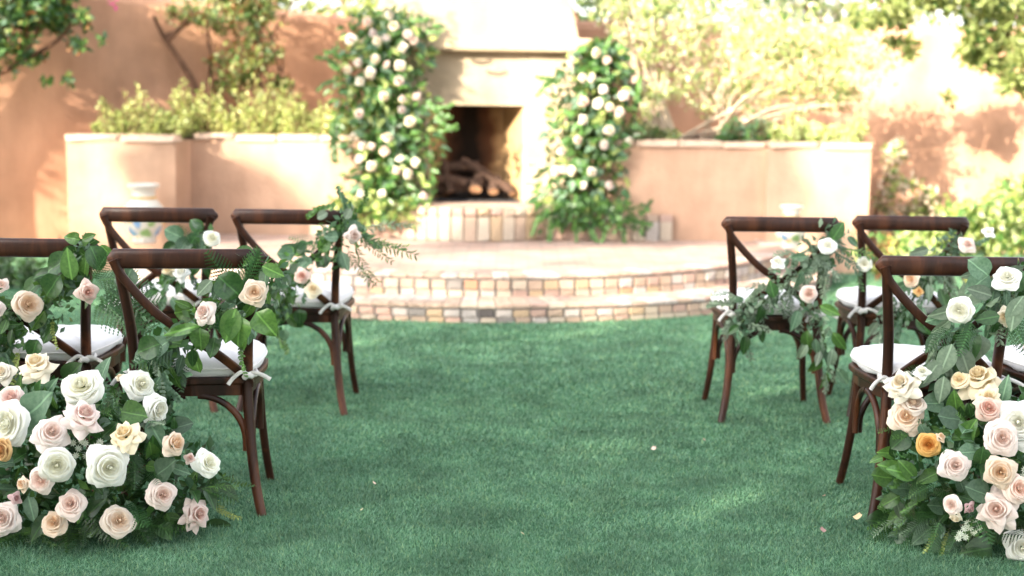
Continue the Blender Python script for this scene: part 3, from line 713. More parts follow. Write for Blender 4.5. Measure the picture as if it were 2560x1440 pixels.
def urn(loc, s, mat, label):
    u = empty('urn', loc, label=label, cat='urn', group='painted urns on the terrace')
    m = MB(); m.lathe([(0, 0), (.075, 0), (.085, .015), (.075, .035), (.11, .08), (.145, .15), (.152, .20), (.135, .26), (.10, .30), (.085, .318)]); m.mesh
    m.v = [(x*s, y*s, z*s) for x, y, z in m.v]; m.build('body', [mat], u)
    m = MB(); m.lathe([(.087, .316), (.092, .326), (.085, .336)]); m.v = [(x*s, y*s, z*s) for x, y, z in m.v]; m.build('band', [M_GOLDBAND], u)
    m = MB(); m.lathe([(.083, .336), (.080, .36), (.085, .385), (.112, .405), (.114, .418), (.105, .424), (.088, .41), (.078, .36), (.07, .33)]); m.v = [(x*s, y*s, z*s) for x, y, z in m.v]; m.build('neck', [mat], u)
    return u
urn((-2.63, 10.52, PZ2+.012), 1.0, M_URN, 'white urn painted yellow green and blue before the left planter')
urn((2.02, 10.72, PZ2+.012), .74, M_URN2, 'pale urn with a wide rim before the right planter')

# ================================================================ CHAIRS
def smoothv(mb): return mb
def make_chair(loc, rz, label):
    ch = empty('crossback_chair', loc, rz, label=label, cat='chair', group='crossback chairs set out in two rows')
    for s in (-1, 1):
        m = MB(); pts = spline([(s*.224, -.020, 0), (s*.205, .004, .09), (s*.191, .022, .2), (s*.179, .040, .36), (s*.178, .046, .45), (s*.184, .030, .6), (s*.205, -.004, .76), (s*.216, -.022, .838)], 5)
        n = len(pts); m.tube(pts, .0165, .0175, seg=10, up=(0, 1, 0), taper=[.92+.12*math.sin(math.pi*i/(n-1)) for i in range(n)], power=.85); m.build('back_leg', [M_WOOD], ch)
        m = MB(); pts = spline([(s*.224, .428, 0), (s*.211, .402, .10), (s*.200, .380, .22), (s*.193, .364, .34), (s*.190, .358, .435)], 5)
        m.tube(pts, .0155, .0165, seg=10, up=(0, 1, 0), power=.85, taper=[.86+.16*i/(len(pts)-1) for i in range(len(pts))]); m.build('front_leg', [M_WOOD], ch)
    # top rail, bowed backwards, with rolled rounded ends
    m = MB(); pts = []; tp = []
    for i in range(25):
        t = -1+2*i/24; pts.append((t*.247, -.046+.042*t*t, .835+.004*(1-t*t))); tp.append(min(1, (1.001-abs(t))/.05)**.5*.92+.08 if abs(t) > .95 else 1)
    m.tube(pts, .0145, .0315, seg=14, up=(0, 0, 1), taper=tp, power=.8); m.build('top_rail', [M_WOOD], ch)
    # two crossing straps
    for s in (-1, 1):
        m = MB(); o_ = .004*s
        pts = spline([(s*.226, -.020-.012, .833), (s*.196, -.022+o_, .775), (s*.10, -.040+o_, .672), (0, -.043+o_, .60), (-s*.10, -.020+o_, .525), (-s*.176, .030, .445), (-s*.182, .036, .415)], 5)
        m.tube(pts, .015, .0055, seg=8, up=(0, 1, .3), power=.6); m.build('cross_strap', [M_WOOD], ch)
    # seat: rounded trapezoid with an apron
    def seat_poly(k, bx=0):
        r = []
        for (x, y) in [(-.165, .03), (0, .018), (.165, .03), (.195, .05), (.212, .14), (.226, .27), (.224, .37), (.20, .418), (.13, .442), (0, .45), (-.13, .442), (-.20, .418), (-.224, .37), (-.226, .27), (-.212, .14), (-.195, .05)]:
            r.append((x*k, .235+(y-.235)*k))
        return r
    m = MB(); m.prism(seat_poly(1.0), .422, .447, 0, .006); m.prism(seat_poly(.93), .385, .422, 0); m.build('seat', [M_WOOD], ch)
    # bent arches under the seat
    def arch(p0, p1, zc):
        # p0 leg point low, p1 middle of the seat rail
        m = MB(); c = []
        p0 = Vector(p0); p1 = Vector(p1)
        for i in range(11):
            a = math.pi/2*i/10; c.append(Vector((p0.x+(p1.x-p0.x)*(1-math.cos(a)), p0.y+(p1.y-p0.y)*(1-math.cos(a)), p0.z+(p1.z-p0.z)*math.sin(a))))
        m.tube([c[0]-Vector((0, 0, .03))]+c, .0105, .0115, seg=8, up=(.2, .3, 1), power=.8); m.build('brace', [M_WOOD], ch)
    for s in (-1, 1):
        arch((s*.172, .034, .235), (s*.02, .045, .385), 0); arch((s*.180, .358, .235), (s*.02, .375, .385), 0)
        arch((s*.19, .058, .235), (s*.20, .20, .385), 0); arch((s*.196, .345, .235), (s*.20, .21, .385), 0)
    # cushion
    m = MB(); poly = seat_poly(.965); nseg = 48; base = spline([(x, y, 0) for x, y in poly]+[(poly[0][0], poly[0][1], 0)], 3)[:-1]
    rr = random.Random(int(abs(loc[0]*97+loc[1]*31))); rings = []
    for (k, z) in ((.94, .449), (.985, .455), (1.005, .468), (1.0, .484), (.97, .497), (.88, .507), (.6, .517), (.3, .519)):
        ring = []
        for i, v in enumerate(base):
            wob = 1+.006*math.sin(i*1.7+k*9)+.004*rr.uniform(-1, 1)
            ring.append((v.x*k*wob, .235+(v.y-.235)*k*wob, z+.004*math.sin(i*.9)*k+.003*rr.uniform(-1, 1)))
        rings.append(ring)
    nb = len(base); vs = [v for r in rings for v in r]+[(0, .235, .518)]
    fs = [(i*nb+j, i*nb+(j+1) % nb, (i+1)*nb+(j+1) % nb, (i+1)*nb+j) for i in range(len(rings)-1) for j in range(nb)]
    fs += [((len(rings)-1)*nb+j, (len(rings)-1)*nb+(j+1) % nb, len(vs)-1) for j in range(nb)]
    m.add(vs, fs, 0, True); cu = m.build('cushion', [M_CUSH], ch)
    mp = MB(); bb = [(v.x*1.008, .235+(v.y-.235)*1.008, .474) for v in base]; mp.tube(bb+[bb[0]], .0032, seg=5); mp.build('piping', [M_TIE], cu)
    for s in (-1, 1):                               # the knotted ties round the back legs
        m = MB(); x = s*.182
        m.tube(spline([(x-.03*s, .07, .462), (x-.024, .03, .458), (x, .018, .456), (x+.026, .03, .458), (x+.02*s, .07, .462)], 4), .006, .009, seg=6)
        m.tube(spline([(x, .012, .457), (x-.018, .004, .470), (x-.045, 0, .452), (x-.062, -.006, .430)], 4), .0075, .0018, seg=6, up=(0, 1, 0))
        m.tube(spline([(x, .012, .457), (x+.02, .002, .468), (x+.05, 0, .458), (x+.072, -.004, .446)], 4), .0075, .0018, seg=6, up=(0, 1, 0))
        m.tube(spline([(x-.012, .008, .450), (x, .0, .460), (x+.014, .008, .455)], 3), .010, .010, seg=6)
        m.build('tie', [M_TIE], cu)
    return ch
CH = dict(
    A=((-1.475, 6.15, 0), 0, 'chair in the far left row, outer one, its rail before the painted urn'),
    B=((-.925, 6.14, 0), -.01, 'chair in the far left row next to the aisle, with feathery spray'),
    C=((-1.615, 4.88, 0), 0, 'chair cut off by the left edge of the photo, rail end with two leaves'),
    D=((-1.022, 4.63, 0), .10, 'near left chair beside the aisle, fern tip over its rail, white tie'),
    E=((1.105, 6.09, 0), .03, 'far right chair beside the aisle, grey olive garland falling over it'),
    F=((1.675, 6.22, 0), .0, 'far right outer chair, behind the near right chair and its garland'),
    G=((1.405, 4.70, 0), .02, 'near right chair beside the aisle, large white rose on its cross back'),
    H=((1.965, 4.76, 0), .14, 'chair at the right edge of the photo, only seat and front leg seen'))
for k, (l, rz, lb) in CH.items(): make_chair(l, rz, lb)

# ================================================================ GARLANDS
def garland(seed, base, label, path, leaves, roses, ferns=(), sprigs=(), filler=260, fill_mats=None):
    """path: list of (px,py,Y,halfwidth px); leaves: (n, size m, kinds, mats, droop)"""
    R = random.Random(seed); rng = np.random.default_rng(seed)
    g = empty('floral_garland', base, label=label, cat='garland', group='garlands draped over the chair backs')
    seg = [math.hypot(path[i+1][0]-path[i][0], path[i+1][1]-path[i][1]) for i in range(len(path)-1)]
    T = sum(seg)
    def at(t):
        d = t*T
        for i, s_ in enumerate(seg):
            if d <= s_ or i == len(seg)-1:
                k = min(1, d/s_); a = path[i]; b = path[i+1]
                return [a[j]+(b[j]-a[j])*k for j in range(4)], (b[0]-a[0], b[1]-a[1])
            d -= s_
    # stem
    m = MB(); m.tube([P(a[0], a[1], Y=a[2]+.02)-g.location for a, _ in (at(i/14) for i in range(15))], .006, seg=5); m.build('stem', [L_STEM], g)
    def spot(k=1.0):
        a, d = at(R.random()); o = R.gauss(0, .5)*k; L = math.hypot(*d) or 1
        px = a[0]-d[1]/L*o*a[3]; py = a[1]+d[0]/L*o*a[3]
        return px, py, a[2]+R.uniform(-.05, .04), d, L, o
    pts = [P(*s[:2], Y=s[2]+.015)-g.location for s in (spot(.75) for _ in range(filler))]
    if filler:
        o = leaf_cloud('small_leaves', [tuple(p) for p in pts], .036, fill_mats or [L_DEEP, L_MID, L_BLUE], rng, g); o['kind'] = 'stuff'
    for (n, size, kinds, mats, droop) in leaves:
        for i in range(n):
            px, py, Y, d, L, o = spot()
            p = P(px, py, Y=Y)
            tip = Vector((d[0]/L*.6-d[1]/L*o*.9+R.uniform(-.7, .7), R.uniform(-.5, .2), -d[1]/L*.6-d[0]/L*o*.9-droop+R.uniform(-.6, .6)))
            kd = R.choice(kinds)
            put_leaf(g, 'leaf', LEAF[kd][R.randrange(4)], p, tip, (R.uniform(-.7, .7), -1, R.uniform(-.3, .9)), size*R.uniform(.7, 1.15), R.choice(mats))
    for (kind, n, size, mats, droop) in sprigs:
        for i in range(n):
            px, py, Y, d, L, o = spot(.8); p = P(px, py, Y=Y)
            tip = Vector((d[0]/L*.5-d[1]/L*o+R.uniform(-.6, .6), R.uniform(-.4, .2), -d[1]/L*.5-d[0]/L*o-droop+R.uniform(-.4, .4)))
            put_leaf(g, 'sprig', SPRIG[kind][i % 3], p, tip, (R.uniform(-.5, .5), -1, R.uniform(-.2, .8)), size*R.uniform(.7, 1.2), R.choice(mats))
    for f in ferns:                                   # (px,py,Y, tipx,tipy, size, [kind], [mat])
        p = P(f[0], f[1], Y=f[2]); q = P(f[3], f[4], Y=f[2]-.06); sz = f[5] if f[5] else (q-p).length
        kind = f[6] if len(f) > 6 else None
        put_leaf(g, 'sprig' if kind else 'fern_frond', SPRIG[kind][R.randrange(3)] if kind else FERN[R.randrange(4)], p, q-p, (R.uniform(-.3, .3), -1, .5), sz, f[7] if len(f) > 7 else L_FERN)
    for i, (px, py, dp, Y, col, st, ln) in enumerate(roses): put_rose(g, px, py, dp, Y, col, st, ln, R)
    return g
YN = 4.60; YF = 6.05
garland(21, (-1.0, 4.58, .40), 'lush green garland with blush and peach roses on the near left chair',
    [(690, 665, YN, 60), (620, 760, YN-.02, 85), (540, 800, YN-.03, 75), (460, 850, YN-.02, 70), (370, 880, YN, 70), (430, 960, YN, 60)],
    [(26, .085, ['heart', 'oval', 'round'], [L_DEEP, L_MID, L_DEEP, L_BLUE], .3), (20, .065, ['oval'], [L_MID, L_DEEP], .5)],
    [(518, 786, 74, YN-.09, 'blush', 'bud', (-.5, .3)), (636, 731, 74, YN-.09, 'peach', 'full', (-.35, .2))],
    ferns=[(600, 735, YN-.03, 628, 610, .16), (590, 720, YN-.02, 520, 635, .15), (610, 720, YN-.03, 655, 625, .15), (610, 860, YN-.05, 605, 950, .10, 'pod', L_MID), (560, 830, YN-.04, 480, 640, .14), (450, 880, YN+.02, 430, 990, .13),
           (400, 890, YN-.03, 390, 1000, .15, 'pod', L_GREY), (610, 850, YN-.05, 615, 940, .12, 'pod', L_MID), (440, 870, YN-.05, 330, 905, .15)],
    sprigs=[('pod', 6, .13, [L_GREY, L_MID], .6), ('euc', 5, .13, [L_BLUE, L_MID], .5)], filler=420)
garland(22, (-1.6, 4.8, .40), 'fern and salal garland with peach and pink roses at the left edge',
    [(215, 600, 4.82, 30), (190, 680, 4.80, 60), (150, 740, 4.79, 75), (70, 790, 4.79, 85), (-40, 820, 4.79, 90), (30, 880, 4.78, 70)],
    [(26, .08, ['heart', 'oval', 'round'], [L_DEEP, L_MID, L_DEEP], .3), (16, .06, ['oval'], [L_MID, L_DEEP], .4)],
    [(68, 762, 84, 4.70, 'peach', 'cup', (.2, .1)), (218, 730, 62, 4.70, 'pink', 'bud', (.3, .2)), (-20, 770, 60, 4.72, 'blush', 'full', (0, .2)), (5, 715, 40, 4.8, 'blush', 'bud', (0, .4))],
    ferns=[(240, 740, 4.76, 400, 790, .22), (230, 760, 4.75, 370, 850, .20), (250, 700, 4.77, 380, 730, .18), (230, 700, 4.78, 270, 620, .12), (300, 760, 4.76, 430, 740, .16), (260, 720, 4.74, 350, 780, .18), (250, 740, 4.73, 330, 830, .18), (290, 760, 4.74, 400, 830, .17), (240, 700, 4.75, 340, 690, .15)],
    sprigs=[('euc', 4, .12, [L_BLUE, L_MID], .3), ('pod', 3, .12, [L_YEL, L_MID], .3)], filler=420)
# the two bright leaves standing over the rail of the left edge chair, and the pale round leaves
garland(23, (-.9, 6.05, .40), 'garland with pink roses and long wispy spray on the far left aisle chair',
    [(880, 520, YF, 40), (850, 590, YF-.02, 65), (790, 640, YF-.03, 60), (735, 670, YF-.03, 50), (720, 740, YF, 45), (665, 830, YF, 45)],
    [(26, .08, ['heart', 'oval', 'round'], [L_DEEP, L_MID, L_BLUE], .2), (14, .06, ['round'], [L_BLUE, L_GREY], .3)],
    [(880, 588, 54, YF-.11, 'blush', 'bud', (.35, .1)), (756, 691, 50, YF-.10, 'pink', 'bud', (-.3, .1)), (782, 724, 46, YF-.10, 'cream', 'full', (0, .1))],
    ferns=[(895, 560, YF-.05, 1030, 640, .28, 'wisp', L_DEEP), (890, 580, YF-.05, 1000, 600, .22, 'wisp', L_MID), (885, 600, YF-.05, 955, 700, .2, 'wisp', L_DEEP), (900, 570, YF-.05, 960, 640, .2, 'wisp', L_DEEP),
           (900, 555, YF-.04, 1010, 575, .22, 'wisp', L_GREY), (880, 610, YF-.05, 925, 720, .2, 'wisp', L_DEEP), (890, 540, YF-.03, 905, 470, .14, 'euc', L_MID), (860, 540, YF, 850, 470, .14, 'euc', L_BLUE), (750, 760, YF-.05, 770, 690, .1, 'euc', L_BLUE), (800, 620, YF-.05, 730, 590, .13)],
    sprigs=[('euc', 5, .13, [L_BLUE, L_MID], .3)], filler=380)
garland(24, (-1.45, 6.05, .40), 'small garland with white roses on the far left outer chair',
    [(530, 590, YF, 35), (470, 620, YF, 35), (430, 680, YF, 45), (410, 740, YF, 45)],
    [(20, .08, ['oval', 'round'], [L_DEEP, L_BLUE, L_DEEP], .3)],
    [(530, 596, 44, YF-.08, 'white', 'cup', (0, .1)), (424, 672, 48, YF-.08, 'cream', 'bud', (-.3, .2)), (455, 684, 50, YF-.09, 'white', 'bud', (0, .3))],
    ferns=[(480, 620, YF-.02, 455, 560, .12), (470, 620, YF-.02, 500, 570, .12)], sprigs=[('euc', 3, .12, [L_BLUE], .3)], filler=140)
garland(25, (1.1, 6.0, .35), 'grey green olive garland with white roses on the far right aisle chair',
    [(2098, 570, YF, 25), (2060, 630, YF-.02, 55), (2000, 680, YF-.03, 60), (1950, 720, YF-.03, 50), (1890, 770, YF-.02, 50), (1840, 820, YF, 45)],
    [(14, .075, ['oval'], [L_DEEP, L_BLUE], .3), (10, .05, ['lance'], [L_GREY], .4)],
    [(2070, 614, 46, YF-.09, 'white', 'cup', (0, .3)), (1944, 660, 46, YF-.09, 'white', 'bud', (-.2, .8)), (2022, 734, 46, YF-.08, 'blush', 'cup', (0, -.1)), (2160, 660, 42, YF-.05, 'white', 'cup', (0, .1))],
    ferns=[(2040, 640, YF, 2010, 575, .12, 'euc', L_GREY), (2090, 620, YF-.03, 2150, 700, .15, 'olive', L_BLUE), (2100, 610, YF-.03, 2175, 650, .15, 'olive', L_MID), (2095, 590, YF, 2110, 545, .08, 'euc', L_DEEP), (2150, 670, YF-.03, 2160, 720, .1, 'olive', L_DEEP)],
    sprigs=[('olive', 32, .125, [L_GREY], .15), ('euc', 6, .11, [L_GREY], .3)], filler=420, fill_mats=[L_GREY, L_BLUE, L_GREY])
garland(29, (1.3, 5.98, .2), 'trailing broad leaves hanging below the seat of the far right aisle chair',
    [(2000, 760, YF-.05, 30), (2050, 800, YF-.05, 45), (2060, 850, YF-.05, 40), (2080, 930, YF-.05, 20)],
    [(16, .095, ['oval'], [L_MID, L_GREY, L_BLUE], .8)], [], sprigs=[('olive', 5, .13, [L_GREY], .9)], filler=60, fill_mats=[L_GREY, L_BLUE])
garland(26, (1.65, 6.1, .35), 'pale leafed garland with small blush roses on the far right outer chair',
    [(2400, 590, 6.12, 30), (2350, 670, 6.10, 60), (2300, 720, 6.10, 55), (2260, 780, 6.10, 45), (2210, 830, 6.10, 40)],
    [(26, .09, ['oval', 'lance'], [L_BLUE, L_DEEP, L_GREY], .3)],
    [(2278, 698, 46, 6.02, 'peach', 'cup', (-.3, .1)), (2296, 730, 28, 6.02, 'gold', 'bud', (0, .1)), (2471, 583, 34, 6.05, 'white', 'bud', (.2, .6)), (2418, 612, 46, 6.05, 'blush', 'full', (0, .4))],
    ferns=[(2400, 610, 6.1, 2465, 590, .12, 'euc', L_BLUE), (2390, 650, 6.08, 2440, 720, .15, 'wisp', L_GREY), (2370, 590, 6.1, 2350, 600, .08, 'euc', L_BLUE)], sprigs=[('olive', 9, .15, [L_GREY, L_BLUE], .6)], filler=300, fill_mats=[L_GREY, L_BLUE])
garland(27, (1.5, 4.55, .35), 'garland of big pale leaves and large white roses on the near right chair',
    [(2575, 670, 4.60, 55), (2520, 730, 4.57, 70), (2450, 780, 4.56, 55), (2390, 830, 4.56, 50), (2365, 900, 4.57, 55), (2370, 990, 4.60, 45)],
    [(34, .095, ['oval', 'heart'], [L_GREY, L_BLUE, L_GREY, L_DEEP], .5), (10, .06, ['oval'], [L_BLUE], .5)],
    [(2400, 776, 70, 4.47, 'white', 'cup', (-.1, .1)), (2518, 695, 70, 4.48, 'white', 'full', (.2, .4)), (2512, 790, 50, 4.52, 'cream', 'bud', (0, -.4))],
    ferns=[(2530, 780, 4.53, 2575, 900, .16), (2500, 770, 4.54, 2560, 850, .15), (2380, 820, 4.5, 2330, 860, .12), (2430, 800, 4.5, 2410, 870, .12), (2330, 930, 4.52, 2240, 935, .12)],
    sprigs=[('euc', 4, .13, [L_BLUE, L_GREY], .4), ('olive', 4, .14, [L_GREY], .8)], filler=320, fill_mats=[L_GREY, L_BLUE, L_DEEP])
# single leaves that stand out in the photograph
extra = {o['label'][:12]: o for o in COL.objects if o.get('category') == 'garland'}
gC = [o for o in COL.objects if o.get('label', '').startswith('fern and salal')][0]
gD = [o for o in COL.objects if o.get('label', '').startswith('lush green')][0]
gG = [o for o in COL.objects if o.get('label', '').startswith('garland of big pale')][0]
gE = [o for o in COL.objects if o.get('label', '').startswith('grey green olive')][0]
def one(g, px, py, tx, ty, Y, kind, mat, nrm=(0, -1, .3), w=1.0):
    p = P(px, py, Y=Y); q = P(tx, ty, Y=Y-.01); put_leaf(g, 'leaf', LEAF[kind][0], p, q-p, nrm, (q-p).length, mat, w)
for a in ((200, 600, 158, 590, 'heart', L_MID), (205, 600, 238, 585, 'oval', L_MID), (180, 700, 165, 620, 'oval', L_MID), (150, 690, 108, 740, 'round', L_DEEP), (330, 670, 300, 735, 'heart', L_BLUE), (285, 700, 335, 690, 'heart', L_BLUE), (95, 850, 70, 900, 'heart', L_DEEP)):
    one(gC, *a[:4], 4.70, a[4], a[5], w=1.15)
for a in ((655, 665, 710, 690, 'oval', L_MID), (545, 690, 600, 740, 'round', L_DEEP), (560, 700, 530, 750, 'oval', L_BLUE), (590, 770, 560, 860, 'oval', L_MID), (640, 780, 690, 840, 'heart', L_MID), (600, 790, 590, 870, 'heart', L_MID), (500, 820, 500, 880, 'heart', L_MID), (400, 860, 340, 880, 'round', L_DEEP), (500, 815, 400, 835, 'lance', L_MID), (530, 700, 490, 740, 'oval', L_GREY)):
    one(gD, *a[:4], 4.50, a[4], a[5], w=1.2)
for a in ((2470, 690, 2430, 650, 'round', L_BLUE), (2520, 790, 2560, 740, 'oval', L_GREY), (2480, 740, 2420, 720, 'oval', L_GREY), (2380, 860, 2350, 940, 'oval', L_GREY), (2400, 870, 2430, 950, 'oval', L_GREY), (2350, 900, 2310, 960, 'oval', L_GREY), (2360, 940, 2350, 1010, 'oval', L_GREY), (2500, 790, 2440, 800, 'oval', L_DEEP), (2540, 750, 2530, 830, 'oval', L_GREY)):
    one(gG, *a[:4], 4.48, a[4], a[5], w=1.2)
for a in ((1935, 745, 1925, 700, 'oval', L_DEEP), (2080, 600, 2110, 555, 'oval', L_DEEP)):
    one(gE, *a[:4], 5.95, a[4], a[5], w=1.3)

# ================================================================ FLOOR ARRANGEMENTS
def mound(seed, base, label, ell, roses, n_leaf, ferns, filler, extra_leaves=(), n_fern=14, n_sprig=10, clip=None):
    """ell: (cx px, cy px, rx px, ry px, Y back, depth m): the front face of the mound"""
    R = random.Random(seed); rng = np.random.default_rng(seed)
    g = empty('flower_arrangement', base, label=label, cat='flower arrangement', group='rose arrangements on the lawn at the row ends')
    cx, cy, rx, ry, Yb, dp = ell
    def Yat(px, py):
        q = 1-((px-cx)/rx)**2-((py-cy)/ry)**2
        return Yb-dp*math.sqrt(max(.03, q))
    def rnd(k=1.0):
        while True:
            u, v = R.uniform(-1, 1), R.uniform(-1, 1)
            if u*u+v*v < 1 and (clip is None or clip(cx+u*rx*k, cy+v*ry*k)): return cx+u*rx*k, cy+v*ry*k, u, v
    pts = []
    while len(pts) < filler:
        px, py, u, v = rnd(.93); p = P(px, py, Y=Yat(px, py)+R.uniform(.02, .16))
        if p.z > .012: pts.append(tuple(p-g.location))
    o = leaf_cloud('small_leaves', pts, .042, [L_DEEP, L_MID, L_FERN], rng, g, weights=[.6, .15, .25]); o['kind'] = 'stuff'
    def clear(p, tip, s, k=.5):
        """greenery does not lie across the open faces of the roses"""
        for t in (0, .35, .7, 1.0):
            x, y = proj(p+tip.normalized()*s*t)
            for r_ in roses:
                if (x-r_[0])**2+(y-r_[1])**2 < (r_[2]*k)**2: return False
        return True
    def tipz(p, tip, s):                              # keep leaf tips above the turf
        if p.z+tip.normalized().z*s < .015: tip.z = abs(tip.z)*.2
        return tip
    for i in range(n_leaf):
        px, py, u, v = rnd(); p = P(px, py, Y=Yat(px, py)+R.uniform(-.01, .05)); p.z = max(p.z, .02)
        tip = Vector((u*1.2+R.uniform(-.8, .8), -.5+R.uniform(-.3, .5), -v*.9+R.uniform(-.7, .7))); s = R.choice([.05, .065, .085])*R.uniform(.8, 1.1)
        if clear(p, tip, s, .36 if 'leaf' in "put_leaf(g, 'leaf'" else .46): put_leaf(g, 'leaf', LEAF[R.choice(['oval', 'round', 'heart', 'oval'])][R.randrange(4)], p, tipz(p, tip, s), (u*.6+R.uniform(-.5, .5), -1, .7+R.uniform(-.4, .5)), s, R.choice([L_DEEP, L_DEEP, L_MID, L_BLUE]))
    for i in range(n_fern):
        px, py, u, v = rnd(.9); p = P(px, py, Y=Yat(px, py)+.02); p.z = max(p.z, .03)
        tip = Vector((u*1.2+R.uniform(-.6, .6), -.5, -v*.8+R.uniform(-.5, .5))); s = R.uniform(.12, .17)
        if clear(p, tip, s, .36 if 'leaf' in "put_leaf(g, 'fern_" else .46): put_leaf(g, 'fern_frond', FERN[i % 4], p, tipz(p, tip, s), (0, -1, .8), s, R.choice([L_FERN, L_DEEP]))
    for i in range(n_sprig):
        px, py, u, v = rnd(.95); p = P(px, py, Y=Yat(px, py)+.0); p.z = max(p.z, .03)
        tip = Vector((u*1.2+R.uniform(-.6, .6), -.6, -v*.8+R.uniform(-.5, .5))); s = R.uniform(.09, .13)
        if clear(p, tip, s, .36 if 'leaf' in "put_leaf(g, 'sprig" else .46): put_leaf(g, 'sprig', SPRIG[R.choice(['pod', 'euc', 'wisp'])][i % 3], p, tipz(p, tip, s), (0, -1, .8), s, R.choice([L_MID, L_DEEP, L_GREY]))
    for f in ferns:
        Y = Yat(f[0], f[1])-.02; p = P(f[0], f[1], Y=Y); q = P(f[2], f[3], Y=Y-.03); kind = f[4] if len(f) > 4 else None
        put_leaf(g, 'sprig' if kind else 'fern_frond', SPRIG[kind][R.randrange(3)] if kind else FERN[R.randrange(4)], p, q-p, (0, -1, .5), (q-p).length, f[5] if len(f) > 5 else L_FERN)
    for a in extra_leaves:                           # px,py,tipx,tipy,kind,mat
        Y = Yat(a[0], a[1])-.045; p = P(a[0], a[1], Y=Y); q = P(a[2], a[3], Y=Y-.02); q.z = max(q.z, .015)
        put_leaf(g, 'leaf', LEAF[a[4]][R.randrange(4)], p, q-p, (0, -1, .6), (q-p).length, a[5], 1.15)
    for (px, py, dpx, col, st, ln) in roses:
        Y = Yat(px, py)-.085; o = put_rose(g, px, py, dpx, Y, col, st, ln, R)
        # its stem runs back into the mound
        p = o.matrix_local.translation+g.location; zax = (o.matrix_local.to_3x3() @ Vector((0, 0, 1))).normalized()
        s_ = dpx/FPX*4.4; m = MB(); inn = P(cx+(px-cx)*.6, cy+(py-cy)*.6+25, Y=Yb-.02)
        a = p-zax*s_*.14; m.tube(spline([a-p, a-p-zax*.04, (inn-p)*.6+Vector((0, 0, -.03)), inn-p], 3), .0028, seg=5)
        m.build('stem', [L_STEM], o, Matrix.Translation(p-g.location)); st_ = COL.objects[-1] if False else None
    return g
def stem_fix():
    # stems are sub-parts of their rose: undo the rose's own scale
    for o in list(COL.objects):
        if o.parent and o.name.startswith('stem') and o.parent.name.startswith('rose'):
            o.matrix_local = o.parent.matrix_local.inverted() @ o.matrix_local
def astrantia(g, spots, Yf):
    for (px, py) in spots:
        m = MB(); R = random.Random(px*7+py)
        p = P(px, py, Y=Yf); s = .0105
        vs = []; k = 9
        for j in range(k):
            a = 2*math.pi*j/k; b0 = len(vs)
            m.add([(0, 0, 0), (s*math.cos(a-.3)*.7, s*math.sin(a-.3)*.7, s*.3), (s*1.2*math.cos(a), s*1.2*math.sin(a), s*.5), (s*math.cos(a+.3)*.7, s*math.sin(a+.3)*.7, s*.3)], [(0, 1, 2, 3)])
        m.lathe([(0, s*.5), (s*.35, s*.42), (s*.45, s*.2), (0, 0)], 8)
        link('umbel_floret', m.mesh('umbel_floret', [M_UMB]), g, Matrix.Translation(p-g.location) @ frame((CAMP-p).normalized()+Vector((R.uniform(-.5, .5), 0, R.uniform(-.2, .6)))))
M_UMB = simple('umbel_white', (.55, .60, .48), .7, .15)
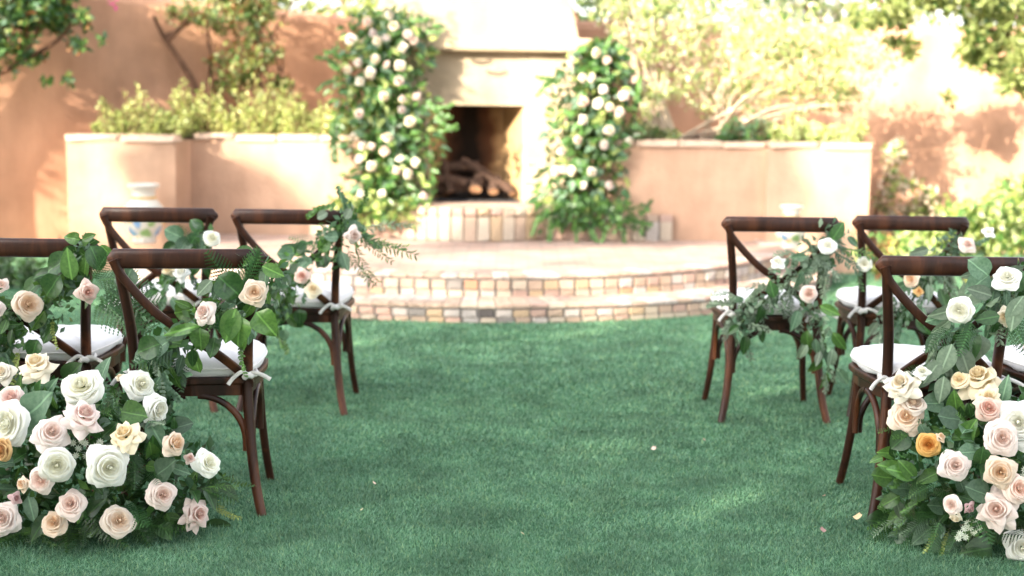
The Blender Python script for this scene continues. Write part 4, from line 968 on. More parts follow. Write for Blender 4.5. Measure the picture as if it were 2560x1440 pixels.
gl = mound(51, (-1.25, 4.42, 0), 'large low mound of white blush and peach roses at the left row end',
    (150, 1190, 420, 250, 4.62, .36),
    [(92, 915, 88, 'cream', 'star', (-.1, .9)), (12, 935, 66, 'cream', 'bud', (-.5, .3)), (205, 968, 108, 'white', 'full', (.0, .35)), (350, 962, 86, 'white', 'full', (.3, .5)),
     (392, 1022, 80, 'white', 'full', (.9, .1)), (28, 995, 66, 'pink', 'cup', (-.3, .4)), (22, 1060, 116, 'white', 'cup', (-.3, .1)), (208, 1042, 98, 'pink', 'star', (.1, .7)),
     (128, 1083, 92, 'blush', 'full', (.0, .15)), (315, 1090, 88, 'cream', 'star', (-.2, .9)), (430, 1115, 78, 'peach', 'bud', (.9, .3)), (6, 1125, 66, 'gold', 'cup', (-.3, 0)),
     (142, 1163, 96, 'white', 'cup', (.1, .05)), (270, 1167, 106, 'white', 'full', (.1, 0)), (103, 1200, 68, 'blush', 'cup', (0, -.1)), (60, 1210, 42, 'peach', 'bud', (-.3, 0)),
     (37, 1246, 38, 'mauve', 'bud', (.3, .2)), (520, 1158, 76, 'white', 'full', (1.2, .2)), (474, 1146, 32, 'pink', 'bud', (.5, .5)), (178, 1262, 78, 'blush', 'full', (.1, .3)),
     (8, 1296, 88, 'blush', 'full', (-.2, 0)), (136, 1308, 74, 'peach', 'full', (0, 0)), (295, 1303, 84, 'peach', 'cup', (0, 0)), (405, 1237, 82, 'blush', 'full', (.2, 0)), (492, 1285, 86, 'pink', 'star', (.5, 0)),
     (300, 945, 26, 'cream', 'bud', (0, .8)), (-60, 1180, 80, 'blush', 'full', (-.3, 0)), (-70, 1010, 90, 'white', 'full', (-.3, .2))],
    190, [(310, 1110, 345, 1180), (340, 1130, 330, 1230), (520, 1230, 590, 1290, 'wisp', L_YEL), (500, 1210, 590, 1230, 'wisp', L_MID), (540, 1260, 600, 1300, 'wisp', L_YEL), (280, 1330, 290, 1400), (215, 1310, 200, 1370), (340, 1310, 390, 1390), (90, 1330, 60, 1400), (20, 1340, 0, 1400), (380, 1310, 360, 1370), (290, 1060, 280, 960, 'pod', L_BLUE)],
    2600, [(300, 1030, 360, 1035, 'round', L_MID), (370, 1050, 410, 1120, 'oval', L_BLUE), (390, 1190, 440, 1150, 'heart', L_BLUE), (430, 1170, 470, 1180, 'oval', L_BLUE), (400, 1310, 430, 1360, 'heart', L_DEEP), (510, 1320, 575, 1340, 'oval', L_DEEP), (120, 1370, 175, 1340, 'oval', L_DEEP), (60, 1050, 130, 980, 'heart', L_BLUE), (220, 1290, 250, 1250, 'oval', L_DEEP), (230, 1310, 220, 1260, 'oval', L_DEEP), (150, 1390, 160, 1350, 'oval', L_MID), (300, 1020, 330, 1060, 'oval', L_MID), (20, 960, 30, 1000, 'oval', L_DEEP)],
    n_fern=44, n_sprig=44, clip=lambda x, y: not (x > 440 and y < 1120) and y < 1385)
astrantia(gl, [(195, 1122), (212, 1108), (225, 1128), (205, 1102), (240, 1116), (182, 1108), (216, 1140), (232, 1140), (250, 1105), (190, 1140), (262, 1122)], 4.27)
gr2 = mound(52, (1.75, 4.42, 0), 'large low mound of cream pink and golden roses at the right row end',
    (2510, 1215, 320, 240, 4.62, .34),
    [(2256, 962, 88, 'cream', 'star', (-.2, .8)), (2304, 932, 44, 'white', 'bud', (.2, .8)), (2265, 1044, 88, 'peach', 'full', (-.1, .25)), (2284, 1012, 66, 'peach', 'cup', (.2, .8)),
     (2448, 948, 98, 'cream', 'star', (0, .8)), (2400, 950, 50, 'cream', 'cup', (-.4, .4)), (2470, 995, 70, 'cream', 'star', (.1, .6)), (2468, 1026, 78, 'pink', 'bud', (.1, .5)), (2548, 1058, 124, 'white', 'full', (.2, .2)), (2504, 1096, 94, 'blush', 'full', (.1, .1)),
     (2322, 1112, 64, 'gold', 'cup', (-.2, .2)), (2350, 1095, 32, 'peach', 'bud', (.4, .6)), (2386, 1164, 80, 'blush', 'full', (0, .1)), (2500, 1180, 84, 'peach', 'full', (.1, 0)), (2545, 1222, 72, 'blush', 'full', (.2, 0)),
     (2492, 1276, 98, 'blush', 'star', (.1, .1)), (2380, 1262, 50, 'blush', 'cup', (-.1, -.1)), (2390, 1288, 40, 'cream', 'bud', (0, -.8)), (2420, 1268, 36, 'mauve', 'bud', (.6, -.2)), (2552, 1366, 86, 'white', 'full', (.1, 0)), (2585, 870, 50, 'peach', 'cup', (0, .2)), (2620, 1160, 90, 'white', 'full', (.2, 0)), (2640, 1290, 90, 'cream', 'full', (.2, 0))],
    180, [(2310, 1190, 2250, 1210), (2340, 1210, 2270, 1240), (2320, 1290, 2260, 1340), (2350, 1300, 2320, 1390), (2400, 1320, 2370, 1390), (2300, 1270, 2230, 1330, 'wisp', L_MID), (2330, 1240, 2250, 1280, 'euc', L_MID), (2360, 1330, 2300, 1390, 'pod', L_YEL), (2380, 1330, 2350, 1400, 'pod', L_YEL), (2430, 1000, 2410, 1080, 'euc', L_MID), (2380, 900, 2390, 1000, 'euc', L_GREY)],
    1900, [(2360, 1010, 2310, 1005, 'round', L_BLUE), (2400, 1050, 2345, 1040, 'round', L_BLUE), (2270, 1085, 2230, 1120, 'round', L_DEEP), (2290, 1190, 2220, 1170, 'oval', L_MID), (2240, 1250, 2255, 1300, 'oval', L_GREY), (2250, 1240, 2200, 1265, 'oval', L_MID), (2290, 1200, 2250, 1150, 'oval', L_MID), (2260, 1180, 2195, 1160, 'oval', L_MID), (2480, 1370, 2405, 1380, 'heart', L_DEEP), (2440, 1130, 2400, 1130, 'round', L_BLUE), (2470, 1240, 2420, 1215, 'round', L_BLUE), (2450, 1160, 2460, 1120, 'round', L_DEEP), (2330, 1140, 2310, 1105, 'oval', L_BLUE), (2380, 1380, 2330, 1350, 'round', L_BLUE), (2300, 1060, 2320, 1090, 'round', L_BLUE)],
    n_fern=34, n_sprig=34, clip=lambda x, y: not (x < 2330 and y < 1050) and y < 1395)
astrantia(gr2, [(2410, 1322), (2420, 1308), (2400, 1335), (2440, 1305), (2436, 1332), (2425, 1318), (2450, 1320), (2412, 1342), (2395, 1345), (2560, 1190), (2562, 1175)], 4.26)

# ================================================================ FLORAL COLUMNS BY THE FIREPLACE
def fcolumn(seed, base, label, outline, Y, roses, nbig, filler):
    """outline: list of (py, px left, px right)"""
    R = random.Random(seed); rng = np.random.default_rng(seed)
    g = empty('floral_column', base, label=label, cat='floral column', group='rose columns flanking the fireplace')
    def edge(py):
        for (y0, a0, b0), (y1, a1, b1) in zip(outline, outline[1:]):
            if y0 <= py <= y1:
                t = (py-y0)/(y1-y0); return a0+(a1-a0)*t, b0+(b1-b0)*t
        return outline[-1][1:]
    y0, y1 = outline[0][0], outline[-1][0]
    def spot(k=1.0):
        py = R.uniform(y0, y1); l, r = edge(py); u = max(-1, min(1, R.gauss(0, .48)))*k
        px = (l+r)/2+u*(r-l)/2; return px, py, u
    def Yat(u): return Y-.17*math.sqrt(max(0, 1-u*u*.95))
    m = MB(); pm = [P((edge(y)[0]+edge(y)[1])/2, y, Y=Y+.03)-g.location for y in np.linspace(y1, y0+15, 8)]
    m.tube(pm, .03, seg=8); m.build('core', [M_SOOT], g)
    pts = [P(px, py, Y=Yat(u)+R.uniform(.0, .16))-g.location for px, py, u in (spot(.97) for _ in range(filler))]
    o = leaf_cloud('small_leaves', [tuple(p) for p in pts], .062, [L_DEEP, L_MID, L_YEL], rng, g, weights=[.34, .5, .16], tipdir=(0, -.3, -.3)); o['kind'] = 'stuff'
    for i in range(nbig):
        px, py, u = spot(1.03); p = P(px, py, Y=Yat(u)-R.uniform(0, .03))
        tip = Vector((u*1.3+R.uniform(-.7, .7), -.4, R.uniform(-1, .4)))
        put_leaf(g, 'leaf', LEAF[R.choice(['oval', 'heart', 'oval'])][R.randrange(4)], p, tip, (u+R.uniform(-.5, .5), -1, R.uniform(-.1, .9)), R.uniform(.06, .10), R.choice([L_DEEP, L_MID, L_MID, L_YEL, L_BLUE]))
    for (px, py, dp, col) in roses:
        l, r = edge(py); u = (px-(l+r)/2)/((r-l)/2); put_rose(g, px, py, dp, Yat(max(-1, min(1, u)))-.07, col, R.choice(['full', 'cup', 'full', 'bud']), (R.uniform(-.5, .5), R.uniform(-.1, .4)), R)
    return g, R
def zr(lst, k=2.572, ox=780): return [(ox+x/k, y/k) for x, y in lst]
Lr = zr([(355,135),(395,215),(480,245),(525,165),(655,260),(615,220),(405,380),(295,400),(480,415),(310,525),(560,520),(250,255),(465,620),(580,640),(675,620),(580,705),(305,730),(265,880),(485,880),(330,940),(385,940),(465,970),(565,1020),(660,1040),(385,1070),(545,1095),(450,1250),(320,1245),(715,1265),(300,1020),(230,450),(420,260),(500,95),(620,1120)])
Lbig = zr([(585, 305), (565, 425), (370, 470), (630, 780)])
Rr = random.Random(8)
rl_ = [(x, y, Rr.uniform(21, 28), Rr.choice(['dim_blush', 'dim_blush', 'dim_cream', 'dim_blush', 'dim_cream'])) for x, y in Lr]+[(x, y, 29, 'dim_cream') for x, y in Lbig]
c1, R_ = fcolumn(61, (-1.02, 11.2, WZ), 'tall climbing column of greenery and blush roses left of the firebox',
    [(28, 900, 1050), (60, 870, 1085), (110, 845, 1065), (170, 835, 1062), (230, 830, 1075), (300, 835, 1095), (360, 845, 1105), (420, 850, 1095), (480, 850, 1085), (535, 840, 1065)], 11.42, rl_, 300, 3600)
for (px, py, tx, ty) in ((850, 170, 800, 145), (845, 200, 800, 220), (860, 150, 820, 130), (1060, 250, 1120, 280), (1080, 290, 1135, 310), (1085, 270, 1125, 255), (1060, 80, 1100, 70), (940, 50, 920, 20), (860, 280, 830, 330), (855, 300, 840, 390), (1090, 330, 1130, 310), (1020, 50, 1060, 40)):
    p = P(px, py, Y=11.1); q = P(tx, ty, Y=11.05); put_leaf(c1, 'sprig', SPRIG['euc'][0], p, q-p, (0, -1, .4), (q-p).length*1.2, L_MID)
Rrr = zr([(1895,385),(1830,340),(1740,500),(1800,500),(1870,575),(2005,610),(1750,655),(1915,690),(1975,720),(1710,900),(1880,930),(2040,905),(1605,970),(1570,1100),(1620,1090),(1665,1095),(1740,1190),(1915,1190),(1660,410),(2080,510),(1510,600),(1400,1055),(1480,1055)])
Rbig = zr([(1835, 665), (1745, 770), (1910, 835), (1800, 1105)])
rr_ = [(x, y, Rr.uniform(21, 27), Rr.choice(['dim_blush', 'dim_cream', 'dim_blush'])) for x, y in Rrr]+[(x, y, 29, 'dim_cream') for x, y in Rbig]
c2, R_ = fcolumn(62, (.78, 11.15, WZ), 'shorter column of greenery and blush roses right of the firebox',
    [(105, 1475, 1530), (140, 1420, 1560), (190, 1390, 1590), (250, 1375, 1600), (320, 1375, 1590), (380, 1365, 1585), (440, 1355, 1570), (500, 1350, 1575), (545, 1345, 1610), (565, 1370, 1600)], 11.36, rr_, 300, 3000)
for (px, py, tx, ty) in ((1500, 130, 1525, 95), (1400, 200, 1345, 230), (1580, 250, 1600, 200), (1400, 220, 1350, 190), (1590, 300, 1610, 330), (1560, 530, 1620, 560), (1400, 540, 1370, 600), (1480, 560, 1500, 615), (1450, 560, 1440, 600), (1570, 560, 1560, 610), (1530, 560, 1505, 600), (1360, 540, 1330, 580)):
    p = P(px, py, Y=11.08); q = P(tx, ty, Y=11.03); put_leaf(c2, 'sprig', SPRIG['euc'][1], p, q-p, (0, -1, .4), (q-p).length*1.2, L_MID)
rg = np.random.default_rng(77)
def skirt(g, px0, px1, py0, py1, Y, n, mats):
    pts = []
    for i in range(n):
        px = rg.uniform(px0, px1); py = py0+(py1-py0)*rg.uniform(0, 1)**1.6; pts.append(tuple(P(px, py, Y=Y-.12*rg.uniform())-g.location))
    o = leaf_cloud('trailing_leaves', pts, .06, mats, rg, g); o['kind'] = 'stuff'
skirt(c1, 820, 1080, 500, 570, 11.15, 500, [L_MID, L_YEL]); skirt(c2, 1345, 1620, 510, 575, 11.10, 420, [L_MID, L_DEEP])

# ================================================================ VEGETATION
def shrub(name, base, label, ells, n, size, mats, wts=None, group=None, stems=None, smat=None, cat='shrub', hollow=.4, seed=1, tip=None, partname='foliage', aspect=.55):
    rng = np.random.default_rng(seed); e = empty(name, base, label=label, cat=cat, group=group)
    B = Vector(base)
    if stems:
        for s_ in stems:
            pts, r = s_; m = MB(); pp = spline([Vector(p)-B for p in pts], 5); m.tube(pp, r, seg=7, taper=[1-.65*i/(len(pp)-1) for i in range(len(pp))]); m.build('branch', [smat or M_BARK], e)
    pts = blob_points(rng, ells, n, hollow)-np.array(base)
    leaf_cloud(partname, pts, size, mats, rng, e, weights=wts, tipdir=tip, aspect=aspect); return e
# rosemary like shrubs on the left planter: upright needles
def spiky(base, label, xs, Y, z0, hgt, n, mats, seed, group):
    R = random.Random(seed); e = empty('low_shrub', base, label=label, cat='shrub', group=group); m = MB(); B = Vector(base); rng = np.random.default_rng(seed); pts = []
    for i in range(n):
        x = R.uniform(*xs); y = Y+R.uniform(-.22, .25); a = (x-(xs[0]+xs[1])/2)/(xs[1]-xs[0])*1.2+R.uniform(-.35, .35); h = hgt*R.uniform(.5, 1.1)*(1-.35*abs(a))*(.75+.42*math.sin(x*9+seed)*math.sin(x*23+seed*2)+.15*math.sin(x*41))
        p = Vector((x, y, z0)); q = p+Vector((a*h*.7, R.uniform(-.3, .2)*h, h)); k = 20
        m.tube([p-B, p.lerp(q, .6)-B+Vector((0, 0, .02)), q-B], .004, seg=4)
        for j in range(k): pts.append(tuple(p.lerp(q, (j+R.random())/k)-B))
    m.build('stems', [M_BARK], e)['kind'] = 'stuff'; o = leaf_cloud('foliage', pts, .045, mats, rng, e, tipdir=(0, 0, .9), aspect=.45)
sg = 'low shrubs growing in the planters'
spiky((-2.85, 11.25, .975), 'low feathery yellow green shrub at the left end of the left planter', (-3.15, -2.5), 11.25, .975, .33, 130, [L_LIME, L_LIME, L_YEL], 71, sg)
spiky((-2.15, 11.7, .975), 'spreading yellow green shrub in the middle of the left planter', (-2.6, -1.75), 11.7, .975, .42, 170, [L_LIME, L_LIME, L_YEL], 72, sg)
spiky((-1.45, 11.6, .975), 'small bright shrub beside the left rose column', (-1.72, -1.2), 11.6, .975, .32, 90, [L_LIME, L_YEL], 73, sg)
spiky((1.0, 11.7, .97), 'grey green shrub at the foot of the pale branches on the right planter', (.85, 1.25), 11.7, .97, .16, 60, [L_MID, L_PALE], 74, sg)
spiky((1.78, 11.6, .97), 'dark green rounded shrub in the middle of the right planter', (1.62, 1.95), 11.6, .97, .18, 130, [L_DEEP, L_BLUE, L_MID], 75, sg)
spiky((2.3, 11.6, .97), 'pale grassy shrub at the right end of the right planter', (1.98, 2.66), 11.55, .97, .22, 190, [L_PALE, L_YEL, L_PALE], 76, sg)
# climber with bare dark branches against the left wall
def fan(R, base, tips, rad, bend=.15):
    r = []
    for t in tips:
        b = Vector(base); q = Vector(t); mid = b.lerp(q, .5)+Vector((R.uniform(-bend, bend), R.uniform(-.08, .08), R.uniform(-bend, bend)*.6)); r.append(([b+Vector((R.uniform(-.08, .08), 0, 0)), mid, q], rad*R.uniform(.6, 1)))
    return r
R_ = random.Random(31); bs = P(500, 260, Y=12.3)
st = [([P(505, 300, Y=12.25), P(480, 200, Y=12.25), P(410, 92, Y=12.2), P(385, 40, Y=12.1)], .035), ([P(420, 100, Y=12.2), P(460, 60, Y=12.2), P(500, 10, Y=12.2)], .025), ([P(520, 300, Y=12.3), P(525, 150, Y=12.35), P(515, 30, Y=12.3)], .022),
      ([P(410, 92, Y=12.2), P(480, 50, Y=12.2), P(470, 0, Y=12.2)], .018)]
st += [([P(R_.uniform(640, 720), 300, Y=12.3), P(R_.uniform(600, 740), 150, Y=12.3), P(R_.uniform(560, 760), -20, Y=12.25)], .016) for _ in range(8)]
def E3(px, py, Y, rpx, rpy, ry, wt): p = P(px, py, Y=Y); k = Y/FPX; return (p.x, p.y, p.z, rpx*k, ry, rpy*k, wt)
shrub('climbing_shrub', (-2.3, 12.3, .95), 'bare branched climbing shrub with bronze and green leaves on the left wall',
      [E3(560, 30, 12.2, 170, 60, .25, 1.2), E3(640, 130, 12.3, 85, 120, .2, .8), E3(690, 240, 12.3, 60, 70, .2, .5), E3(640, -60, 12.2, 220, 70, .3, 1.2), E3(600, 180, 12.35, 90, 80, .15, .5)], 1300, .05, [L_MID, L_BRONZE, L_YEL, L_PALE], [.32, .28, .2, .2], stems=st, seed=81, hollow=.1)
# the pale sunlit shrub on the right
R_ = random.Random(32)
b1 = P(1660, 340, Y=12.2); b2 = P(1780, 345, Y=12.2)
st = []
for tx, ty in ((1500, -40), (1530, 20), (1510, 60), (1580, 90), (1545, -20), (1570, 30), (1560, -60), (1600, 40), (1640, -30), (1690, 60), (1720, -40)): st.append(([b1+Vector((R_.uniform(-.1, .1), 0, 0)), P((1640+tx)/2+R_.uniform(-10, 20), (340+ty)/2, Y=12.1), P(tx, ty, Y=12.0)], R_.uniform(.014, .034)))
for tx, ty in ((1760, 20), (1820, -40), (1860, 100), (1930, 40), (2000, 140), (2080, 60), (2150, 180), (2200, 120), (1800, 120), (2120, 260), (2240, 250), (1700, 150), (1740, 90), (1840, 180), (1900, 220), (1960, 120), (2040, 200), (1990, 260), (2160, 240)): st.append(([b2+Vector((R_.uniform(-.25, .25), 0, 0)), P((1780+tx)/2+R_.uniform(-30, 30), (345+ty)/2-25, Y=12.0), P(tx, ty, Y=11.9)], R_.uniform(.006, .017)))
shrub('large_shrub', (1.7, 12.1, .95), 'large pale sunlit shrub with many light twiggy branches over the right planter',
      [E3(1600, 40, 12.0, 120, 110, .3, .9), E3(1750, 60, 12.0, 170, 120, .35, 1.5), E3(1950, 90, 11.9, 200, 130, .4, 1.9), E3(2100, 150, 11.9, 150, 110, .35, 1.1), E3(1800, 220, 12.1, 190, 80, .25, 1.0), E3(2050, 240, 12.0, 170, 60, .25, .8), E3(1620, 200, 12.1, 70, 110, .2, .25)], 1250, .044, [L_PALE, L_YEL, L_DRY, L_MID], [.48, .20, .20, .12], stems=st, smat=M_PALEBARK, seed=82, hollow=.15)
# bougainvillea flowers
def blossoms(base, label, spots, Y, seed):
    rng = np.random.default_rng(seed); pts = []
    for px, py, n in spots:
        p = P(px, py, Y=Y); pts += [tuple(np.array(p)+rng.normal(size=3)*.03) for _ in range(n)]
    e = leaf_cloud('blossom', np.array(pts)-np.array(base), .045, [L_MAG], rng, None, Matrix.Translation(base)); tag(e, label, 'blossom')
blossoms((2.9, 11.6, 2), 'few magenta blossoms among the leaves at the upper right', [(2200, 12, 9), (2236, 22, 9), (2190, 30, 6), (2540, 25, 8)], 11.6, 5)
blossoms((-3.3, 12.0, 2), 'tiny magenta blossom over the left garden wall', [(275, 3, 8), (840, 25, 5)], 12.0, 6)
# overhanging branch upper left (in the air before the wall)
FLECK = [(P(a, b, Z=.01), r) for a, b, r in ((1940, 1170, .085), (1795, 1265, .075), (1560, 1230, .03), (1165, 1262, .07), (1330, 1265, .03), (1420, 1236, .03),
         (755, 1115, .06), (705, 1150, .06), (775, 1045, .07), (1500, 1100, .05), (1530, 1090, .05), (1610, 1360, .04), (1920, 972, .09), (2080, 950, .09), (2290, 1392, .10), (2330, 1380, .09), (1150, 880, .05))]
def gaps(p):
    """small gaps in a crown: leaves on the sun lines of the light flecks are left out"""
    d = np.array(SUN_DIR); g0 = p-d*(p[:, 2:3]/d[2]); keep = np.ones(len(p), bool)
    for c, r in FLECK:
        v = g0-np.array(c); ax = np.array([d[0], d[1], 0])/math.hypot(d[0], d[1]); al = v@ax; ac = v[:, 0]*-ax[1]+v[:, 1]*ax[0]
        keep &= ~((al/(r*2.2+.10))**2+(ac/(r*.9+.055))**2 < 1)
    return p[keep]
def limb(name, base, label, stems, ells, n, size, mats, wts, seed, smat=M_BARK, cat='tree'):
    rng = np.random.default_rng(seed); e = empty(name, base, label=label, cat=cat); B = Vector(base)
    for i, (pts, r) in enumerate(stems):
        m = MB(); pp = spline([Vector(p)-B for p in pts], 6); m.tube(pp, r, seg=8, taper=[1-.7*i_/(len(pp)-1) for i_ in range(len(pp))]); m.build('trunk' if i == 0 else 'limb', [smat], e)
    cp = blob_points(rng, ells, n, .1)
    if name == 'shade_tree': cp = gaps(cp)
    leaf_cloud('crown', cp-np.array(base), size, mats, rng, e, weights=wts); return e
tb = (-4.9, 10.7, 0)
def YT(px, py): return P(px, py, Y=11.45)
limb('tree', tb, 'green tree reaching in from the left with a dark limb and drooping leaves',
     [([tb, (-4.95, 10.7, 1.2), (-4.9, 10.5, 2.4), (-4.9, 10, 3.8)], .10), ([(-4.93, 10.7, 1.1), YT(-40, 195), YT(60, 150), YT(150, 95), YT(200, 20)], .03), ([YT(60, 150), YT(100, 60), YT(130, -40)], .018), ([(-4.9, 10.5, 2.4), (-4.5, 9.0, 3.2), (-4.0, 8.0, 3.6)], .05), ([(-4.9, 10.4, 2.6), (-5.6, 9, 3.6), (-6.4, 8.0, 4.2)], .05)],
     [E3(30, 60, 11.45, 120, 80, .35, .8), E3(120, 30, 11.45, 100, 55, .3, .6), E3(60, -60, 11.45, 230, 90, .4, 1.0), E3(200, 40, 11.45, 50, 45, .2, .13), E3(60, 150, 11.45, 45, 30, .12, .05), E3(165, 200, 11.45, 26, 12, .06, .02), E3(205, 115, 11.45, 50, 28, .12, .06), E3(-60, 100, 11.3, 120, 110, .4, .6), E3(255, 100, 11.45, 18, 8, .04, .01), E3(120, 195, 11.45, 22, 10, .04, .012), E3(-20, 190, 11.45, 60, 25, .1, .05),
      (-3.9, 8.0, 3.35, .42, .4, .85, 1.0), (-5.2, 7.8, 4.3, .9, .5, .7, .9), (-6.9, 7.8, 4.1, 1.1, .6, .9, 1.2), (-7.5, 7.8, 3.25, .85, .5, .8, .9)], 1500, .062, [L_DEEP, L_MID, L_BLUE, L_BRONZE, L_YEL], [.26, .36, .2, .08, .1], 91)  # last lobes hang out of view, added to shade left column and wall
# tree at the right
limb('tree', (4.4, 11.3, 0), 'bright leafy tree at the upper right edge over the sunlit wall',
     [([(4.4, 11.3, 0), (4.4, 11.3, 1), (4.3, 11.2, 2), (4.2, 11.1, 3)], .06), ([(4.4, 11.3, 1.2), P(2560, 110, Y=11), P(2420, 60, Y=11)], .022), ([(4.3, 11.2, 1.9), P(2500, 20, Y=11), P(2300, 10, Y=11)], .02)],
     [E3(2500, 60, 11.0, 110, 90, .35, 1.2), E3(2380, -10, 11.0, 160, 50, .35, .9), E3(2430, 130, 11, 50, 60, .2, .28), E3(2530, 190, 11, 60, 60, .25, .5), E3(2200, 30, 11.4, 110, 50, .3, .6), E3(2290, 110, 11.4, 60, 40, .15, .14), E3(2380, 230, 11, 14, 30, .05, .02)], 950, .075, [L_LIME, L_YEL, L_MID], [.6, .28, .12], 92)
# foliage beyond the walls
rgrp = 'trees growing beyond the garden walls'
for i, (x, y, z, rx, rz, mats, lb) in enumerate(((-5.6, 15.5, 2.6, 1.7, 1.5, [L_MID, L_YEL, L_DEEP], 'leafy tree beyond the wall behind the upper left limb'),
        (-3.0, 15.6, 2.5, 1.5, 1.2, [L_LIME, L_PALE, L_YEL], 'sunlit yellow green tree beyond the left wall crest'),
        (-1.3, 15.8, 2.6, 1.0, 1.2, [L_LIME, L_YEL, L_PALE], 'bright tree beyond the wall just left of the chimney'),
        (1.1, 15.9, 2.7, 1.0, 1.2, [L_MID, L_DEEP, L_YEL], 'darker green tree beyond the wall just right of the chimney'),
        (3.0, 15.6, 2.7, 1.5, 1.5, [L_PALE, L_MID, L_DRY], 'pale tree beyond the wall behind the large shrub'),
        (5.6, 15.2, 2.7, 1.8, 1.6, [L_PALE, L_YEL, L_MID], 'broad tree beyond the wall at the upper right'))):
    limb('tree', (x, y, 0), lb, [([(x, y, 0), (x+.1, y, 1.2), (x, y, 2.4)], .09), ([(x, y, 1.3), (x-.5, y, 2.2), (x-.8, y, 2.8)], .04), ([(x, y, 1.4), (x+.5, y, 2.2), (x+.8, y, 2.9)], .04)],
         [(x, y, z, rx, .8, rz, 1), (x+.3, y+.3, z-.7, rx*.9, .7, rz*.7, .7)], 2600, .10, mats, None, 100+i)['group'] = rgrp
# shrubs at ground level, far right and far left
shrub('ground_shrub', (3.15, 11.3, 0), 'yellow green bush at the foot of the right wall beyond the planter',
      [E3(2480, 560, 11.2, 110, 75, .3, 1.3), E3(2330, 600, 11.2, 90, 50, .3, .8), E3(2550, 500, 11.4, 60, 60, .3, .5)], 2200, .07, [L_YEL, L_PALE, L_MID], [.4, .35, .25], seed=83, group='bushes at ground level', stems=[([(3.15, 11.3, 0), (3.1, 11.3, .3), (2.9, 11.25, .5)], .02)])
shrub('ground_shrub', (2.95, 12.2, 0), 'dry pinkish twiggy bush beside the right end of the planter',
      [E3(2270, 500, 12.2, 80, 60, .3, 1.0), E3(2240, 420, 12.4, 50, 60, .2, .5)], 1100, .06, [L_DRY, L_YEL, L_DRY, L_MID], [.35, .25, .2, .2], seed=84, group='bushes at ground level', stems=[([(2.95, 12.2, 0), (3.0, 12.2, .4), (3.1, 12.2, .8)], .02)])
shrub('ground_shrub', (-2.95, 9.9, 0), 'green bush low at the left edge behind the cut off chair',
      [E3(40, 690, 9.9, 75, 45, .25, 1.0), E3(-60, 660, 9.9, 90, 70, .3, 1.0)], 900, .05, [L_MID, L_GREY, L_DEEP], None, seed=85, group='bushes at ground level', stems=[([(-2.95, 9.9, 0), (-3.0, 9.9, .2), (-3.05, 9.9, .35)], .015)])
shrub('ground_shrub', (2.6, 9.2, 0), 'small green bush between the two far right chair backs',
      [E3(2190, 640, 10.2, 50, 55, .2, .6), E3(2440, 690, 9.8, 60, 45, .2, .5)], 900, .05, [L_YEL, L_MID, L_BRONZE], None, seed=86, group='bushes at ground level')

# ================================================================ UNSEEN TREES ADDED BEHIND THE PHOTOGRAPHER (they shade the lawn)
def shade_tree(x, y, h, ells, n, seed, label):
    limb('shade_tree', (x, y, 0), label, [([(x, y, 0), (x+.2, y, h*.4), (x, y, h*.8)], .22), ([(x, y, h*.4), (x-1, y, h*.6), (x-1.6, y, h*.75)], .1), ([(x, y, h*.4), (x+1, y, h*.6), (x+1.6, y, h*.75)], .1)], ells, n, .22, [L_DEEP, L_MID], None, seed)
sx = [(-20.5, 3.6), (-16.5, 3.4), (-13.2, 3.2), (-10, 3.2), (-6.8, 3.2), (-3.6, 3.2), (0, 3.4)]
SL = ['farthest to the left of the row of unseen shade trees', 'second from the left end of the row of unseen shade trees', 'third from the left end of the row of unseen shade trees', 'middle one of the row of seven unseen shade trees', 'third from the right end of the row of unseen shade trees', 'second from the right end of the row of unseen shade trees', 'unseen shade tree right behind the place of the photographer']
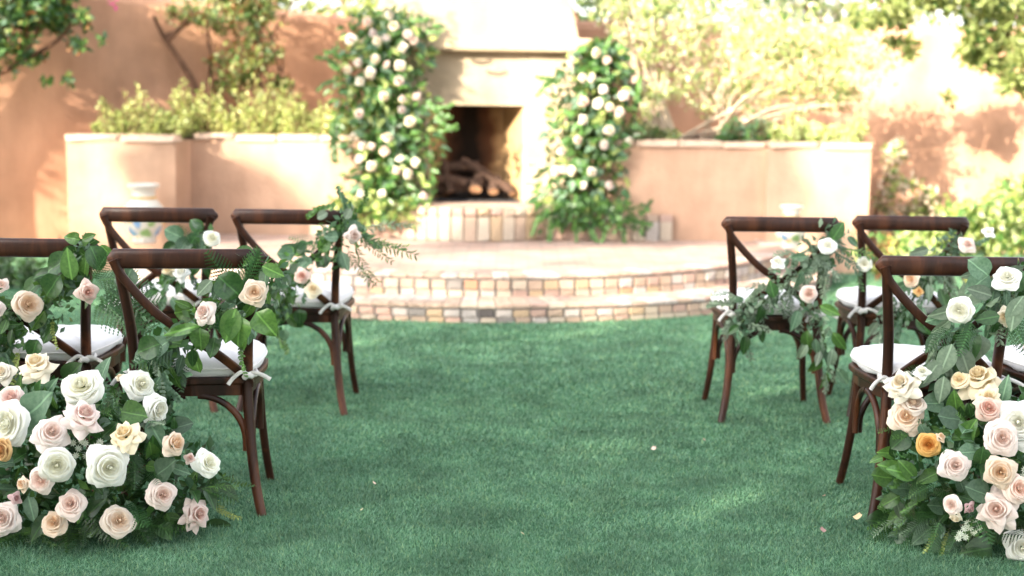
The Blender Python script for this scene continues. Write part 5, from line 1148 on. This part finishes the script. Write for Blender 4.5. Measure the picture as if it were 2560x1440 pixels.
for i, (x, r) in enumerate(sx):
    ex = [(-13.65, -6, 10.25, .62, .4, .42, .35), (-12.3, -6, 9.7, .35, .3, .3, .05), (-14.7, -6, 9.68, .8, .3, .10, .10)] if i == 2 else []  # crown lobes added to throw shade on right planter and terrace
    if i == 1: ex = [(-18.0, -6, 7.9, 1.35, .6, 1.15, .5), (-16.95, -6, 9.95, .25, .3, .7, .12), (-17.1, -6, 8.95, .55, .4, .55, .16)]  # crown lobes added to throw shade on left planter and urn
    shade_tree(x, -6.0, 7.0, [(x, -6.0, 5.9, 2.3, 1.3, 2.8, 1.3), (x+1.6, -6.3, 7.0, 1.3, .8, 1.8, .5), (x+1.2, -6.3, 3.6, 2.2, 1.4, 2.2, .7), (x-.8, -5.7, 2.0, 2.2, 1.2, 1.8, .4)]+ex, 5400, 200+i, SL[i])

# ================================================================ FALLEN PETALS
for i, (px, py, s, col, lb) in enumerate(((2147, 1295, .030, 'peach', 'largest yellowish petal on the turf beside the near right chair leg'), (2055, 1327, .022, 'mauve', 'brown curled petal on the turf at the lower right'), (1635, 1122, .02, 'blush', 'pale petal on the turf between the right chairs and the aisle middle'),
        (935, 1209, .014, 'blush', 'small pale petal on the turf near the left aisle chair'), (1760, 1100, .012, 'pink', 'tiny pink petal on the turf near the far right chair'), (2062, 1240, .014, 'pink', 'small pink petal near the front leg of the near right chair'), (905, 1275, .012, 'cream', 'tiny cream petal low in the aisle'), (1306, 1335, .014, 'cream', 'thin cream scrap of petal in the aisle middle'))):
    p = P(px, py, Z=.028); m = MB(); R_ = random.Random(i)
    n = 5; vs = [(s*(a/(n-1)-.5)*(1-.4*(b/(n-1))**2), s*.8*(b/(n-1)-.5), s*.25*((a/(n-1)-.5)**2*3+(b/(n-1))**2)) for b in range(n) for a in range(n)]
    m.add(vs, [(b*n+a, b*n+a+1, (b+1)*n+a+1, (b+1)*n+a) for b in range(n-1) for a in range(n-1)], 0, True)
    o = link('fallen_petal', m.mesh('fallen_petal', [PET[col]]), None, Matrix.Translation(p) @ Matrix.Rotation(R_.uniform(0, 6), 4, 'Z') @ Matrix.Rotation(.3, 4, 'X')); tag(o, lb, 'petal', 'petals fallen on the turf')
stem_fix()
